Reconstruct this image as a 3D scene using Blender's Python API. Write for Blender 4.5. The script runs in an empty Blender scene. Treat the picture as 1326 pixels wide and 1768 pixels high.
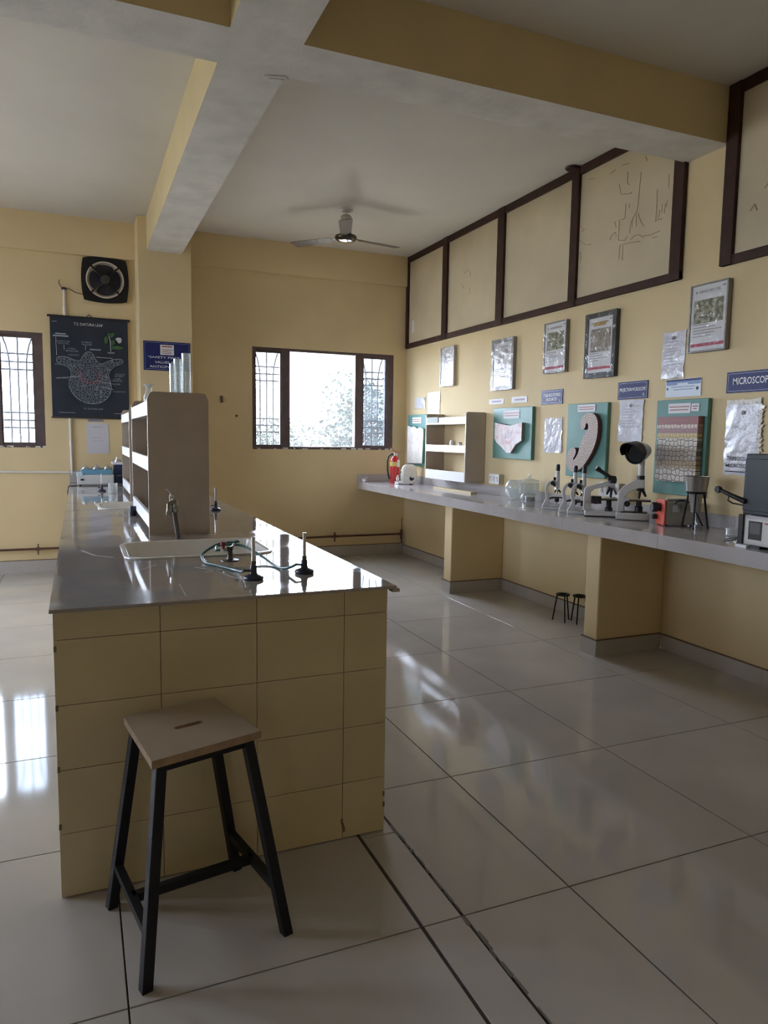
import bpy, bmesh, math, random
from mathutils import Matrix, Vector
random.seed(7)
SC = bpy.context.scene
COL = SC.collection
PI = math.pi

# ------------------------------------------------------------------ camera
cd = bpy.data.cameras.new('camera')
cam = bpy.data.objects.new('camera', cd); COL.objects.link(cam)
cd.sensor_fit = 'HORIZONTAL'; cd.sensor_width = 36.0; cd.lens = 1244.48/1326*36.0
cd.clip_start = 0.02; cd.clip_end = 300
rv = Vector((0.92122533, -0.38873115, 0.01523133)); uv = Vector((0.02613538, 0.10090504, 0.99455272))
fv = Vector((0.38815054, 0.91580908, -0.10311592))
M = Matrix(((rv.x, uv.x, -fv.x, 0), (rv.y, uv.y, -fv.y, 0), (rv.z, uv.z, -fv.z, 1.415), (0, 0, 0, 1)))
cam.matrix_world = M
SC.camera = cam

# ------------------------------------------------------------------ sky, exposure
w = bpy.data.worlds.new('sky'); SC.world = w; w.use_nodes = True
bg = w.node_tree.nodes['Background']
bg.inputs['Color'].default_value = (0.89, 0.89, 1.06, 1); bg.inputs['Strength'].default_value = 10.0
vs = SC.view_settings
vs.view_transform = 'Standard'; vs.look = 'None'; vs.gamma = 1.0; vs.use_curve_mapping = False
vs.exposure = 2.2
SC.cycles.max_bounces = 14; SC.cycles.diffuse_bounces = 8; SC.cycles.glossy_bounces = 5
SC.cycles.transparent_max_bounces = 16; SC.cycles.transmission_bounces = 8
SC.cycles.sample_clamp_indirect = 12.0
SC.cycles.caustics_reflective = False; SC.cycles.caustics_refractive = False
SC.cycles.use_denoising = True
SC.cycles.filter_width = 1.0

# ------------------------------------------------------------------ dimensions
XR, YF, XL, YB, H = 3.658, 8.0, -5.2, -2.6, 3.525
TH = 0.22
FRAMEWIN = [(1.787, 3.49, 1.264, 2.388), (-2.0, -0.300, 1.260, 2.388), (-4.6, -2.9, 1.26, 2.388)]
LEFTWIN = [(4.1, 5.3, .9, 3.3), (5.5, 6.7, .9, 3.3)]  # unseen; inferred from side-lit faces, openings sized to raise the room light
FILLWIN = [(-2.1, -1.45, 1.3, 2.2)]  # unseen back window added as fill for surfaces facing the camera

def portal(name, loc, rot, sx, sy):
    l = bpy.data.lights.new(name, 'AREA'); l.shape = 'RECTANGLE'; l.size = sx; l.size_y = sy
    l.cycles.is_portal = True
    o = bpy.data.objects.new(name, l); COL.objects.link(o); o.location = loc; o.rotation_euler = rot
for a, b, c, d in FRAMEWIN:
    portal('window_portal', ((a+b)/2, YF+TH+.01, (c+d)/2), (-PI/2, 0, 0), b-a, d-c)
for a, b, c, d in FILLWIN:
    portal('window_portal', ((a+b)/2, YB-TH-.01, (c+d)/2), (PI/2, 0, 0), b-a, d-c)
for a, b, c, d in LEFTWIN:
    portal('window_portal', (XL-TH-.01, (a+b)/2, (c+d)/2), (0, -PI/2, 0), d-c, b-a)

# ------------------------------------------------------------------ materials
MATS = {}
def mat(name, col, rough=0.6, metal=0.0, var=0.0, vscale=3.0, bump=0.0, bscale=40.0, spec=0.5, coat=0.0, detail=4.0):
    if name in MATS: return MATS[name]
    m = bpy.data.materials.new(name); m.use_nodes = True
    nt = m.node_tree; p = nt.nodes['Principled BSDF']
    c = (col[0], col[1], col[2], 1)
    p.inputs['Base Color'].default_value = c
    p.inputs['Roughness'].default_value = rough; p.inputs['Metallic'].default_value = metal
    p.inputs['Specular IOR Level'].default_value = spec
    if coat: p.inputs['Coat Weight'].default_value = coat; p.inputs['Coat Roughness'].default_value = .08
    tc = nt.nodes.new('ShaderNodeTexCoord')
    if var:
        n = nt.nodes.new('ShaderNodeTexNoise'); n.inputs['Scale'].default_value = vscale; n.inputs['Detail'].default_value = detail
        nt.links.new(tc.outputs['Object'], n.inputs['Vector'])
        r = nt.nodes.new('ShaderNodeValToRGB')
        r.color_ramp.elements[0].position = .3; r.color_ramp.elements[1].position = .7
        r.color_ramp.elements[0].color = tuple(x*(1-var) for x in col)+(1,)
        r.color_ramp.elements[1].color = tuple(min(1, x*(1+var)) for x in col)+(1,)
        nt.links.new(n.outputs['Fac'], r.inputs['Fac']); nt.links.new(r.outputs['Color'], p.inputs['Base Color'])
    if bump:
        n2 = nt.nodes.new('ShaderNodeTexNoise'); n2.inputs['Scale'].default_value = bscale; n2.inputs['Detail'].default_value = 5
        nt.links.new(tc.outputs['Object'], n2.inputs['Vector'])
        b = nt.nodes.new('ShaderNodeBump'); b.inputs['Strength'].default_value = bump; b.inputs['Distance'].default_value = .01
        nt.links.new(n2.outputs['Fac'], b.inputs['Height']); nt.links.new(b.outputs['Normal'], p.inputs['Normal'])
    MATS[name] = m
    return m

def ramp_mat(name, kind, stops, scale=30, rough=.6, bump=0.0, stretch=(1, 1, 1), feature='F1', coat=0.0, spec=.5, rand=None):
    """texture (noise / voronoi / voronoi edge / wave) through a colour ramp"""
    if name in MATS: return MATS[name]
    m = bpy.data.materials.new(name); m.use_nodes = True
    nt = m.node_tree; p = nt.nodes['Principled BSDF']; p.inputs['Roughness'].default_value = rough
    p.inputs['Specular IOR Level'].default_value = spec
    if coat: p.inputs['Coat Weight'].default_value = coat; p.inputs['Coat Roughness'].default_value = .1
    tc = nt.nodes.new('ShaderNodeTexCoord'); mp = nt.nodes.new('ShaderNodeMapping')
    mp.inputs['Scale'].default_value = stretch; nt.links.new(tc.outputs['Object'], mp.inputs['Vector'])
    if kind == 'noise':
        t = nt.nodes.new('ShaderNodeTexNoise'); t.inputs['Detail'].default_value = 5; out = t.outputs['Fac']
    elif kind == 'wave':
        t = nt.nodes.new('ShaderNodeTexWave'); t.inputs['Distortion'].default_value = 2.0; out = t.outputs['Fac']
    else:
        t = nt.nodes.new('ShaderNodeTexVoronoi'); t.feature = feature; out = t.outputs['Distance']
        if rand is not None: t.voronoi_dimensions = '2D'; t.inputs['Randomness'].default_value = rand
    t.inputs['Scale'].default_value = scale
    nt.links.new(mp.outputs['Vector'], t.inputs['Vector'])
    r = nt.nodes.new('ShaderNodeValToRGB'); e = r.color_ramp.elements
    while len(e) < len(stops): e.new(.5)
    for el, (pos, c) in zip(e, stops): el.position = pos; el.color = tuple(c)+(1,)
    nt.links.new(out, r.inputs['Fac']); nt.links.new(r.outputs['Color'], p.inputs['Base Color'])
    if bump:
        b = nt.nodes.new('ShaderNodeBump'); b.inputs['Strength'].default_value = bump; b.inputs['Distance'].default_value = .004
        nt.links.new(out, b.inputs['Height']); nt.links.new(b.outputs['Normal'], p.inputs['Normal'])
    MATS[name] = m
    return m

def glass(name, tint=(1, 1, 1), refl=0.08, haze=0.0, streak=False, dif=0.0, bump=0.0):
    """thin glass: mostly clear, a mirror share at grazing angles, and haze that scatters light: pane dust, whitish reflections"""
    if name in MATS: return MATS[name]
    m = bpy.data.materials.new(name); m.use_nodes = True; nt = m.node_tree
    for n in list(nt.nodes): nt.nodes.remove(n)
    o = nt.nodes.new('ShaderNodeOutputMaterial'); t = nt.nodes.new('ShaderNodeBsdfTransparent'); g = nt.nodes.new('ShaderNodeBsdfGlossy')
    t.inputs['Color'].default_value = tuple(tint)+(1,); g.inputs['Roughness'].default_value = .02
    if bump:
        tc0 = nt.nodes.new('ShaderNodeTexCoord'); n0 = nt.nodes.new('ShaderNodeTexNoise'); n0.inputs['Scale'].default_value = 9; n0.inputs['Distortion'].default_value = 1.5; n0.inputs['Detail'].default_value = 2
        b0 = nt.nodes.new('ShaderNodeBump'); b0.inputs['Strength'].default_value = bump; b0.inputs['Distance'].default_value = .05
        nt.links.new(tc0.outputs['Object'], n0.inputs['Vector']); nt.links.new(n0.outputs['Fac'], b0.inputs['Height']); nt.links.new(b0.outputs['Normal'], g.inputs['Normal']); g.inputs['Roughness'].default_value = .12
    lw = nt.nodes.new('ShaderNodeLayerWeight'); lw.inputs['Blend'].default_value = .25
    mt = nt.nodes.new('ShaderNodeMath'); mt.operation = 'MULTIPLY_ADD'; mt.inputs[1].default_value = .35; mt.inputs[2].default_value = refl
    nt.links.new(lw.outputs['Fresnel'], mt.inputs[0])
    mx = nt.nodes.new('ShaderNodeMixShader'); nt.links.new(mt.outputs[0], mx.inputs[0]); nt.links.new(t.outputs[0], mx.inputs[1]); nt.links.new(g.outputs[0], mx.inputs[2])
    last = mx
    if haze:
        d = nt.nodes.new('ShaderNodeBsdfTranslucent'); d.inputs['Color'].default_value = (.9, .95, 1, 1)
        df = nt.nodes.new('ShaderNodeBsdfDiffuse'); df.inputs['Color'].default_value = (.85, .87, .85, 1); dm = nt.nodes.new('ShaderNodeMixShader'); dm.inputs[0].default_value = dif
        nt.links.new(d.outputs[0], dm.inputs[1]); nt.links.new(df.outputs[0], dm.inputs[2])
        m2 = nt.nodes.new('ShaderNodeMixShader'); m2.inputs[0].default_value = haze
        if streak:
            tc = nt.nodes.new('ShaderNodeTexCoord'); mp = nt.nodes.new('ShaderNodeMapping'); mp.inputs['Scale'].default_value = (60, 60, 2)
            nz = nt.nodes.new('ShaderNodeTexNoise'); nz.inputs['Scale'].default_value = 1.0
            nt.links.new(tc.outputs['Object'], mp.inputs[0]); nt.links.new(mp.outputs[0], nz.inputs['Vector'])
            mu = nt.nodes.new('ShaderNodeMath'); mu.operation = 'MULTIPLY'; mu.inputs[1].default_value = haze*2
            nt.links.new(nz.outputs['Fac'], mu.inputs[0]); nt.links.new(mu.outputs[0], m2.inputs[0])
        nt.links.new(mx.outputs[0], m2.inputs[1]); nt.links.new(dm.outputs[0], m2.inputs[2]); last = m2
    nt.links.new(last.outputs[0], o.inputs[0])
    MATS[name] = m
    return m

YEL = mat('yellow_wall_paint', (.70, .565, .335), .75, var=.06, vscale=1.2, bump=.05, bscale=60, spec=.3)
YELD = mat('yellow_beam_paint', (.64, .53, .31), .75, var=.06, vscale=1.5, bump=.05, spec=.3)
WHT = mat('white_ceiling_paint', (.66, .635, .60), .85, var=.05, vscale=1.0, bump=.08, bscale=25, spec=.2)
WHTB = mat('white_beam_plaster', (.68, .665, .64), .85, var=.10, vscale=5.0, bump=.35, bscale=18, spec=.2)
BROWN = mat('dark_brown_wood_paint', (.045, .019, .014), .55, var=.25, vscale=12, spec=.25)
WINB = mat('window_frame_paint', (.11, .08, .08), .5, var=.2, vscale=10)  # lightened to carry the hazy window glare in the colour
PANEL = mat('cream_ply_panel', (.58, .495, .35), .65, var=.07, vscale=2.5, spec=.3)
GLUE = mat('old_glue_brown', (.42, .31, .18), .6)
FTILE = mat('polished_floor_tile', (.475, .45, .42), .07, var=.06, vscale=2.5, spec=.35)
GROUT = mat('dark_grout', (.07, .05, .04), .9, var=.3, vscale=30)
SKIRT = mat('grey_skirting_tile', (.46, .435, .42), .2, var=.05, vscale=4)
COUNT = mat('grey_counter_tile', (.47, .445, .445), .10, var=.08, vscale=4)
WTOP = None
CTILE = mat('cream_wall_tile', (.56, .47, .285), .28, var=.06, vscale=4)
CGROUT = mat('brown_tile_joint', (.20, .15, .09), .9)
LAM = mat('beige_laminate', (.47, .40, .33), .45, var=.07, vscale=6)
LIP = mat('white_laminate', (.80, .80, .82), .35)
PLY = mat('plywood_edge', (.30, .20, .12), .6, var=.2, vscale=25)
SEATM = mat('pale_seat_laminate', (.40, .33, .255), .4, var=.05, vscale=8)
BLACKM = mat('black_painted_steel', (.008, .008, .010), .45, var=.2, vscale=20, spec=.3)
BLACKP = mat('black_plastic', (.018, .018, .02), .4)
DARKB = mat('dark_blue_black', (.02, .025, .05), .35)
CHROME = mat('chrome', (.75, .75, .77), .12, 1.0)
STEEL = mat('brushed_steel', (.55, .54, .53), .3, 1.0)
DSTEEL = mat('dull_steel', (.12, .11, .10), .4, .9)
CERAM = mat('white_ceramic', (.78, .76, .72), .12)
PVC = mat('white_pvc', (.72, .70, .66), .4)
SCOPE = mat('grey_enamel', (.64, .64, .65), .3)
RED = mat('red_enamel', (.55, .03, .03), .25, coat=.5)
ORED = mat('orange_red_enamel', (.75, .13, .08), .35)
PAPER = mat('white_paper', (.74, .73, .74), .6)
PAPERG = mat('grey_lilac_paper', (.62, .61, .68), .6)
PLASTIC = mat('crumpled_clear_film', (.74, .73, .74), .12, bump=.9, bscale=22, coat=.6)
PFILM = mat('silver_film', (.66, .65, .66), .12, bump=1.0, bscale=14, coat=.8)
BLUE = mat('blue_sign_face', (.020, .028, .135), .4, spec=.3)
BLUED = mat('deep_blue_cover', (.02, .045, .12), .5)
LBLUE = mat('light_blue_cover', (.16, .38, .55), .45)
WHITEINK = mat('white_ink', (.80, .80, .82), .5)
INK = mat('dark_ink', (.05, .05, .06), .6)
REDINK = mat('crimson_ink', (.45, .05, .09), .6)
NAVY = mat('navy_chart_cloth', (.018, .026, .045), .42, var=.1, vscale=6)
GREENB = mat('sea_green_board', (.10, .255, .22), .45, var=.1, vscale=6)
HOSE = mat('sea_green_hose', (.035, .12, .12), .3)
MARON = mat('maroon_rim', (.16, .05, .04), .5)
TRUNK = mat('bark', (.16, .11, .07), .9, var=.3, vscale=14)
GRASSY = mat('outside_ground', (.30, .27, .20), .95, var=.3, vscale=.4)
GLASSW = glass('window_glass', (.80, .85, .86), .03, .012)
GLASSR = glass('reeded_window_glass', (.48, .54, .58), .03, .02, True)
GLASSJ = glass('jar_glass', (.95, .97, .96), .08, .20, dif=.8)  # whitish reflections put in as diffuse haze, here and on the cylinders
GLASSC = glass('cylinder_glass', (.94, .97, .97), .12, .22, dif=.7)
WRAP = glass('crinkled_film', (.97, .97, .97), .035, .03, dif=.9, bump=.45)

def worktop_mat():
    m = mat('polished_brown_grey_worktop', (.35, .31, .275), .05, var=.10, vscale=3.0)
    nt = m.node_tree; p = nt.nodes['Principled BSDF']
    # dusty dried-water film: a stain with its own outline on the left of the slab
    tc = nt.nodes.new('ShaderNodeTexCoord'); nz = nt.nodes.new('ShaderNodeTexNoise'); nz.inputs['Scale'].default_value = 2.2; nz.inputs['Detail'].default_value = 6
    nz.inputs['Distortion'].default_value = 1.2
    nt.links.new(tc.outputs['Object'], nz.inputs['Vector'])
    r = nt.nodes.new('ShaderNodeValToRGB'); r.color_ramp.elements[0].position = .46; r.color_ramp.elements[1].position = .62
    nt.links.new(nz.outputs['Fac'], r.inputs['Fac'])
    base = p.inputs['Base Color'].links[0].from_socket
    mx = nt.nodes.new('ShaderNodeMix'); mx.data_type = 'RGBA'; mx.inputs[7].default_value = (.27, .262, .262, 1)
    nt.links.new(r.outputs['Color'], mx.inputs[0]); nt.links.new(base, mx.inputs[6]); nt.links.new(mx.outputs[2], p.inputs['Base Color'])
    mr = nt.nodes.new('ShaderNodeMapRange'); mr.inputs['To Min'].default_value = .035; mr.inputs['To Max'].default_value = .16
    nt.links.new(r.outputs['Color'], mr.inputs['Value']); nt.links.new(mr.outputs['Result'], p.inputs['Roughness'])
    return m
WTOP = worktop_mat()

# ------------------------------------------------------------------ mesh builder
class MB:
    def __init__(s): s.v = []; s.f = []; s.m = []; s.s = []; s.xf = None
    def add(s, vs, fs, mi=0, smooth=False):
        n = len(s.v)
        for p in vs:
            p = Vector(p)
            s.v.append(tuple(s.xf @ p) if s.xf is not None else tuple(p))
        for f in fs: s.f.append(tuple(i+n for i in f)); s.m.append(mi); s.s.append(smooth)
        return s
    def box(s, x0, x1, y0, y1, z0, z1, mi=0):
        return s.add([(x0, y0, z0), (x1, y0, z0), (x1, y1, z0), (x0, y1, z0), (x0, y0, z1), (x1, y0, z1), (x1, y1, z1), (x0, y1, z1)],
                     [(0, 3, 2, 1), (4, 5, 6, 7), (0, 1, 5, 4), (1, 2, 6, 5), (2, 3, 7, 6), (3, 0, 4, 7)], mi)
    def bar(s, a, b, wd, ht=None, mi=0, up=(0, 0, 1)):
        ht = ht or wd; a = Vector(a); b = Vector(b); d = (b-a).normalized(); u = Vector(up)
        if abs(d.dot(u)) > .98: u = Vector((1, 0, 0))
        x = d.cross(u).normalized(); y = x.cross(d).normalized(); vs = []
        for p in (a, b):
            for i, j in ((-1, -1), (1, -1), (1, 1), (-1, 1)): vs.append(p+x*i*wd/2+y*j*ht/2)
        return s.add(vs, [(0, 1, 2, 3), (7, 6, 5, 4), (0, 4, 5, 1), (1, 5, 6, 2), (2, 6, 7, 3), (3, 7, 4, 0)], mi)
    def tube(s, pts, r, n=8, mi=0, cap=True):
        pts = [Vector(p) for p in pts]; vs = []; fs = []; N = len(pts); px = None
        rr = r if isinstance(r, (list, tuple)) else [r]*N
        for k, p in enumerate(pts):
            d = (pts[min(k+1, N-1)]-pts[max(k-1, 0)]).normalized()
            if px is None:
                u = Vector((0, 0, 1)) if abs(d.z) < .9 else Vector((1, 0, 0)); px = d.cross(u).normalized()
            else: px = (px-d*px.dot(d)).normalized()
            py = d.cross(px)
            for i in range(n):
                a = 2*PI*i/n; vs.append(p+(px*math.cos(a)+py*math.sin(a))*rr[k])
        for k in range(N-1):
            for i in range(n): j = (i+1) % n; fs.append((k*n+i, k*n+j, k*n+n+j, k*n+n+i))
        s.add(vs, fs, mi, True)
        if cap: s.add(vs[:n], [tuple(range(n-1, -1, -1))], mi); s.add(vs[-n:], [tuple(range(n))], mi)
        return s
    def lathe(s, prof, n=20, c=(0, 0, 0), mi=0, axis='z'):
        vs = []; fs = []
        for r, z in prof:
            for i in range(n):
                a = 2*PI*i/n; x, y = r*math.cos(a), r*math.sin(a)
                q = (x, y, z) if axis == 'z' else ((z, x, y) if axis == 'x' else (y, z, x))
                vs.append((q[0]+c[0], q[1]+c[1], q[2]+c[2]))
        for k in range(len(prof)-1):
            for i in range(n): j = (i+1) % n; fs.append((k*n+i, k*n+j, k*n+n+j, k*n+n+i))
        fs2 = []
        if prof[0][0] > 1e-4: fs2.append(tuple(range(n-1, -1, -1)))
        if prof[-1][0] > 1e-4: fs2.append(tuple(range((len(prof)-1)*n, len(prof)*n)))
        n0 = len(s.v); s.add(vs, fs, mi, True)
        for f in fs2: s.f.append(tuple(i+n0 for i in f)); s.m.append(mi); s.s.append(False)
        return s
    def prism(s, poly, z0, z1, mi=0, mis=None, plane='xy'):
        """extrude a 2-D outline; plane xy (along z) or xz (along y)"""
        n = len(poly)
        def P(p, z): return (p[0], p[1], z) if plane == 'xy' else (p[0], z, p[1])
        vs = [P(p, z0) for p in poly]+[P(p, z1) for p in poly]
        n0 = len(s.v); s.add(vs, [], mi)
        for f, m_ in [(tuple(range(n-1, -1, -1)), mi), (tuple(range(n, 2*n)), mi)]+[((i, (i+1) % n, n+(i+1) % n, n+i), mi if mis is None else mis) for i in range(n)]:
            s.f.append(tuple(i+n0 for i in f)); s.m.append(m_); s.s.append(False)
        return s
    def poly(s, pts, mi=0): return s.add(pts, [tuple(range(len(pts)))], mi)
    def mesh(s, name, mats, bevel=0):
        me = bpy.data.meshes.new(name); me.from_pydata(s.v, [], s.f)
        for m_ in (mats if isinstance(mats, (list, tuple)) else [mats]): me.materials.append(m_)
        for p, mi, sm in zip(me.polygons, s.m, s.s): p.material_index = mi; p.use_smooth = sm
        bm = bmesh.new(); bm.from_mesh(me); bmesh.ops.remove_doubles(bm, verts=bm.verts, dist=1e-6)
        bmesh.ops.recalc_face_normals(bm, faces=bm.faces)
        bm.to_mesh(me); bm.free()
        me.set_sharp_from_angle(angle=math.radians(40))
        return me
    def build(s, name, mats, parent=None, bevel=0, loc=None, rot=None):
        o = bpy.data.objects.new(name, s.mesh(name, mats)); COL.objects.link(o)
        if parent is not None: o.parent = parent
        if loc is not None: o.location = loc
        if rot is not None: o.rotation_euler = rot
        if bevel:
            b = o.modifiers.new('bevel', 'BEVEL'); b.width = bevel; b.segments = 2; b.limit_method = 'ANGLE'; b.angle_limit = math.radians(50)
            b.harden_normals = False
        return o

def tag(o, label, cat, group=None):
    o['label'] = label; o['category'] = cat
    if group: o['group'] = group
    return o
def thing(name, label, cat, loc=(0, 0, 0), rz=0, group=None, mat4=None):
    o = bpy.data.objects.new(name, None); COL.objects.link(o); o.empty_display_size = .05
    if mat4 is not None: o.matrix_world = mat4
    else: o.location = loc; o.rotation_euler = (0, 0, rz)
    return tag(o, label, cat, group)
def struct(o):
    o['kind'] = 'structure'; return o
def stuff(o):
    o['kind'] = 'stuff'; return o
def sgroup(name):
    o = bpy.data.objects.new(name, None); COL.objects.link(o); o.empty_display_size = .05; return struct(o)
def dup(root, loc, rz, label=None, group=None):
    r = root.copy(); COL.objects.link(r); r.location = loc; r.rotation_euler = (0, 0, rz)
    if label: r['label'] = label
    if group: r['group'] = group
    for ch in list(root.children):
        c = ch.copy(); COL.objects.link(c); c.parent = r
        for g in list(ch.children):
            d = g.copy(); COL.objects.link(d); d.parent = c
    return r
# frames of reference: local x along the wall (to the viewer's right), y up, z out of the wall
def on_right(y, z, off=0.0):
    return Matrix(((0, 0, -1, XR-off), (-1, 0, 0, y), (0, 1, 0, z), (0, 0, 0, 1)))
def on_far(x, z, y=YF):
    return Matrix(((1, 0, 0, x), (0, 0, -1, y), (0, 1, 0, z), (0, 0, 0, 1)))

def text(parent, s, cx, cy, wd, ht, z, m, name='lettering', bold=0.0):
    c = bpy.data.curves.new('t', 'FONT'); c.body = s; c.align_x = 'CENTER'; c.align_y = 'CENTER'; c.size = 1; c.extrude = .0; c.offset = bold
    c.resolution_u = 2
    o = bpy.data.objects.new('t', c); COL.objects.link(o)
    dg = bpy.context.evaluated_depsgraph_get()
    me = bpy.data.meshes.new_from_object(o.evaluated_get(dg)); bpy.data.objects.remove(o); bpy.data.curves.remove(c)
    xs = [v.co.x for v in me.vertices]; ys = [v.co.y for v in me.vertices]
    x0, x1, y0, y1 = min(xs), max(xs), min(ys), max(ys)
    for v in me.vertices:
        v.co = ((v.co.x-(x0+x1)/2)/(x1-x0)*wd+cx, (v.co.y-(y0+y1)/2)/max(y1-y0, 1e-6)*ht+cy, z)
    me.materials.clear(); me.materials.append(m)
    t = bpy.data.objects.new(name, me); COL.objects.link(t); t.parent = parent
    return t
def lines(parent, rows, m, z, name='text_lines'):
    b = MB()
    for x0, x1, y, h in rows:
        b.add([(x0, y-h/2, z), (x1, y-h/2, z), (x1, y+h/2, z), (x0, y+h/2, z)], [(0, 1, 2, 3)])
    return b.build(name, m, parent)

# ================================================================== SETTING
# ---- floor: base slab and polished tiles
fl = struct(MB().box(XL, XR, YB, YF, -.15, -.004).build('floor', GROUT))
xcuts = [-5.2, -4.715, -3.915, -3.115, -2.315, -1.515, -.715, .0785, .8845, 1.0195, 1.4046, 2.2046, 3.0046, XR]
gapL = {8: .006, 9: .005}
ycuts = [YB]+[1.755+.8*k for k in range(-5, 8)]+[YF]
cache = {}
def floor_tile(x0, x1, y0, y1, gx0, gx1):
    x0 += gx0; x1 -= gx1; y0 += .0023; y1 -= .0023
    key = (round(x1-x0, 3), round(y1-y0, 3))
    if key not in cache:
        a, b = (x1-x0)/2, (y1-y0)/2
        cache[key] = MB().add([(-a, -b, -.012), (a, -b, -.012), (a, b, -.012), (-a, b, -.012), (-a, -b, -.001), (a, -b, -.001), (a, b, -.001), (-a, b, -.001),
            (-a+.001, -b+.001, 0), (a-.001, -b+.001, 0), (a-.001, b-.001, 0), (-a+.001, b-.001, 0)],
            [(0, 1, 5, 4), (1, 2, 6, 5), (2, 3, 7, 6), (3, 0, 4, 7), (4, 5, 9, 8), (5, 6, 10, 9), (6, 7, 11, 10), (7, 4, 8, 11), (8, 9, 10, 11)]).mesh('tile', FTILE)
    o = bpy.data.objects.new('tile', cache[key]); COL.objects.link(o); o.parent = fl; o.location = ((x0+x1)/2, (y0+y1)/2, 0)
for i in range(len(xcuts)-1):
    for j in range(len(ycuts)-1):
        g0 = gapL.get(i, .0023); g1 = gapL.get(i+1, .0023)
        if xcuts[i] > .88 and xcuts[i+1] < 1.03 and ycuts[j] < 2.24 < ycuts[j+1]:
            floor_tile(xcuts[i], xcuts[i+1], ycuts[j], 2.249, g0, g1); floor_tile(xcuts[i], xcuts[i+1], 2.249, ycuts[j+1], g0, g1)
        else: floor_tile(xcuts[i], xcuts[i+1], ycuts[j], ycuts[j+1], g0, g1)
# rough cement smeared along the patched joint
b = MB(); rnd = random.Random(3)
yy = -1.0
while yy < 2.25:
    wq = rnd.uniform(.003, .008); L = rnd.uniform(.02, .07); xo = 1.0195+rnd.uniform(-.003, .006)
    b.add([(xo-wq, yy, .0005), (xo+wq, yy+.004, .0005), (xo+wq*.8, yy+L, .0005), (xo-wq*.7, yy+L*.9, .0005), (xo, yy+L/2, .002)], [(0, 1, 4), (1, 2, 4), (2, 3, 4), (3, 0, 4)])
    yy += L*rnd.uniform(.8, 1.6)
stuff(b.build('cement_smear', mat('dry_cement', (.17, .155, .13), .9), fl))

# ---- ceiling
struct(MB().box(XL-TH, XR+TH, YB-TH, YF+TH, H, H+.2).build('ceiling', WHT))

# ---- walls with openings
def wall_holes(name, u0, u1, holes, place, m):
    us = sorted(set([u0, u1]+[h[0] for h in holes]+[h[1] for h in holes])); zs = sorted(set([0, H]+[h[2] for h in holes]+[h[3] for h in holes]))
    def inh(u, z): return any(h[0] < u < h[1] and h[2] < z < h[3] for h in holes)
    b = MB()
    for i in range(len(us)-1):
        for j in range(len(zs)-1):
            uc, zc = (us[i]+us[i+1])/2, (zs[j]+zs[j+1])/2
            if inh(uc, zc): continue
            for d in (0, TH): b.poly([place(us[i], d, zs[j]), place(us[i+1], d, zs[j]), place(us[i+1], d, zs[j+1]), place(us[i], d, zs[j+1])])
    for a, c, e, f in holes:
        for (p, q) in (((a, e), (c, e)), ((c, e), (c, f)), ((c, f), (a, f)), ((a, f), (a, e))):
            b.poly([place(p[0], 0, p[1]), place(q[0], 0, q[1]), place(q[0], TH, q[1]), place(p[0], TH, p[1])])
    return struct(b.build(name, m))
wall_far = wall_holes('wall_far', XL-TH, XR+TH, FRAMEWIN, lambda u, d, z: (u, YF+d, z), YEL)
wall_left = wall_holes('wall_left', YB, YF, LEFTWIN, lambda u, d, z: (XL-d, u, z), YEL)
wall_right = struct(MB().box(XR, XR+TH, YB, YF, 0, H).build('wall_right', YEL))
wall_back = wall_holes('wall_back', XL-TH, XR+TH, FILLWIN, lambda u, d, z: (u, YB-d, z), YEL)

# ---- beams, band and column
BX0, BX1, BY0, BY1, HB = .665, 1.0, 3.385, 3.715, 3.2
b = MB()
def beam_box(b, x0, x1, y0, y1, z0, z1):
    b.add([(x0, y0, z0), (x1, y0, z0), (x1, y1, z0), (x0, y1, z0)], [(0, 3, 2, 1)], 1)
    b.add([(x0, y0, z0), (x1, y0, z0), (x1, y1, z0), (x0, y1, z0), (x0, y0, z1), (x1, y0, z1), (x1, y1, z1), (x0, y1, z1)],
          [(0, 1, 5, 4), (1, 2, 6, 5), (2, 3, 7, 6), (3, 0, 4, 7)], 0)
beam_box(b, XL, XR, BY0, BY1, HB, H)
struct(b.build('trim_1', [YELD, WHTB]))
b = MB(); beam_box(b, BX0, BX1, BY1, 7.62, HB, H); beam_box(b, BX0, BX1, YB, BY0, HB, H)
struct(b.build('trim_2', [YELD, WHTB]))
# ragged plaster lip where the two beams cross
b = MB(); b.prism([(.93, 3.74), (1.0, 3.725), (1.004, 3.80), (.97, 3.785), (.90, 3.765)], HB-.012, HB+.003); b.prism([(.90, 3.73), (1.0, 3.70), (1.02, 3.725), (.94, 3.748)], HB-.006, HB+.002)
struct(b.build('trim_3', WHTB))
struct(MB().box(.578, 1.09, 7.62, YF, 0, H).build('wall_column', YEL, bevel=.006))
b = MB(); beam_box(b, 1.09, XR, YF-.05, YF, 3.186, H); beam_box(b, XL, .578, YF-.05, YF, 3.165, H)
for f in range(len(b.m)): b.m[f] = 0
struct(b.build('trim_4', YEL))

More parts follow.
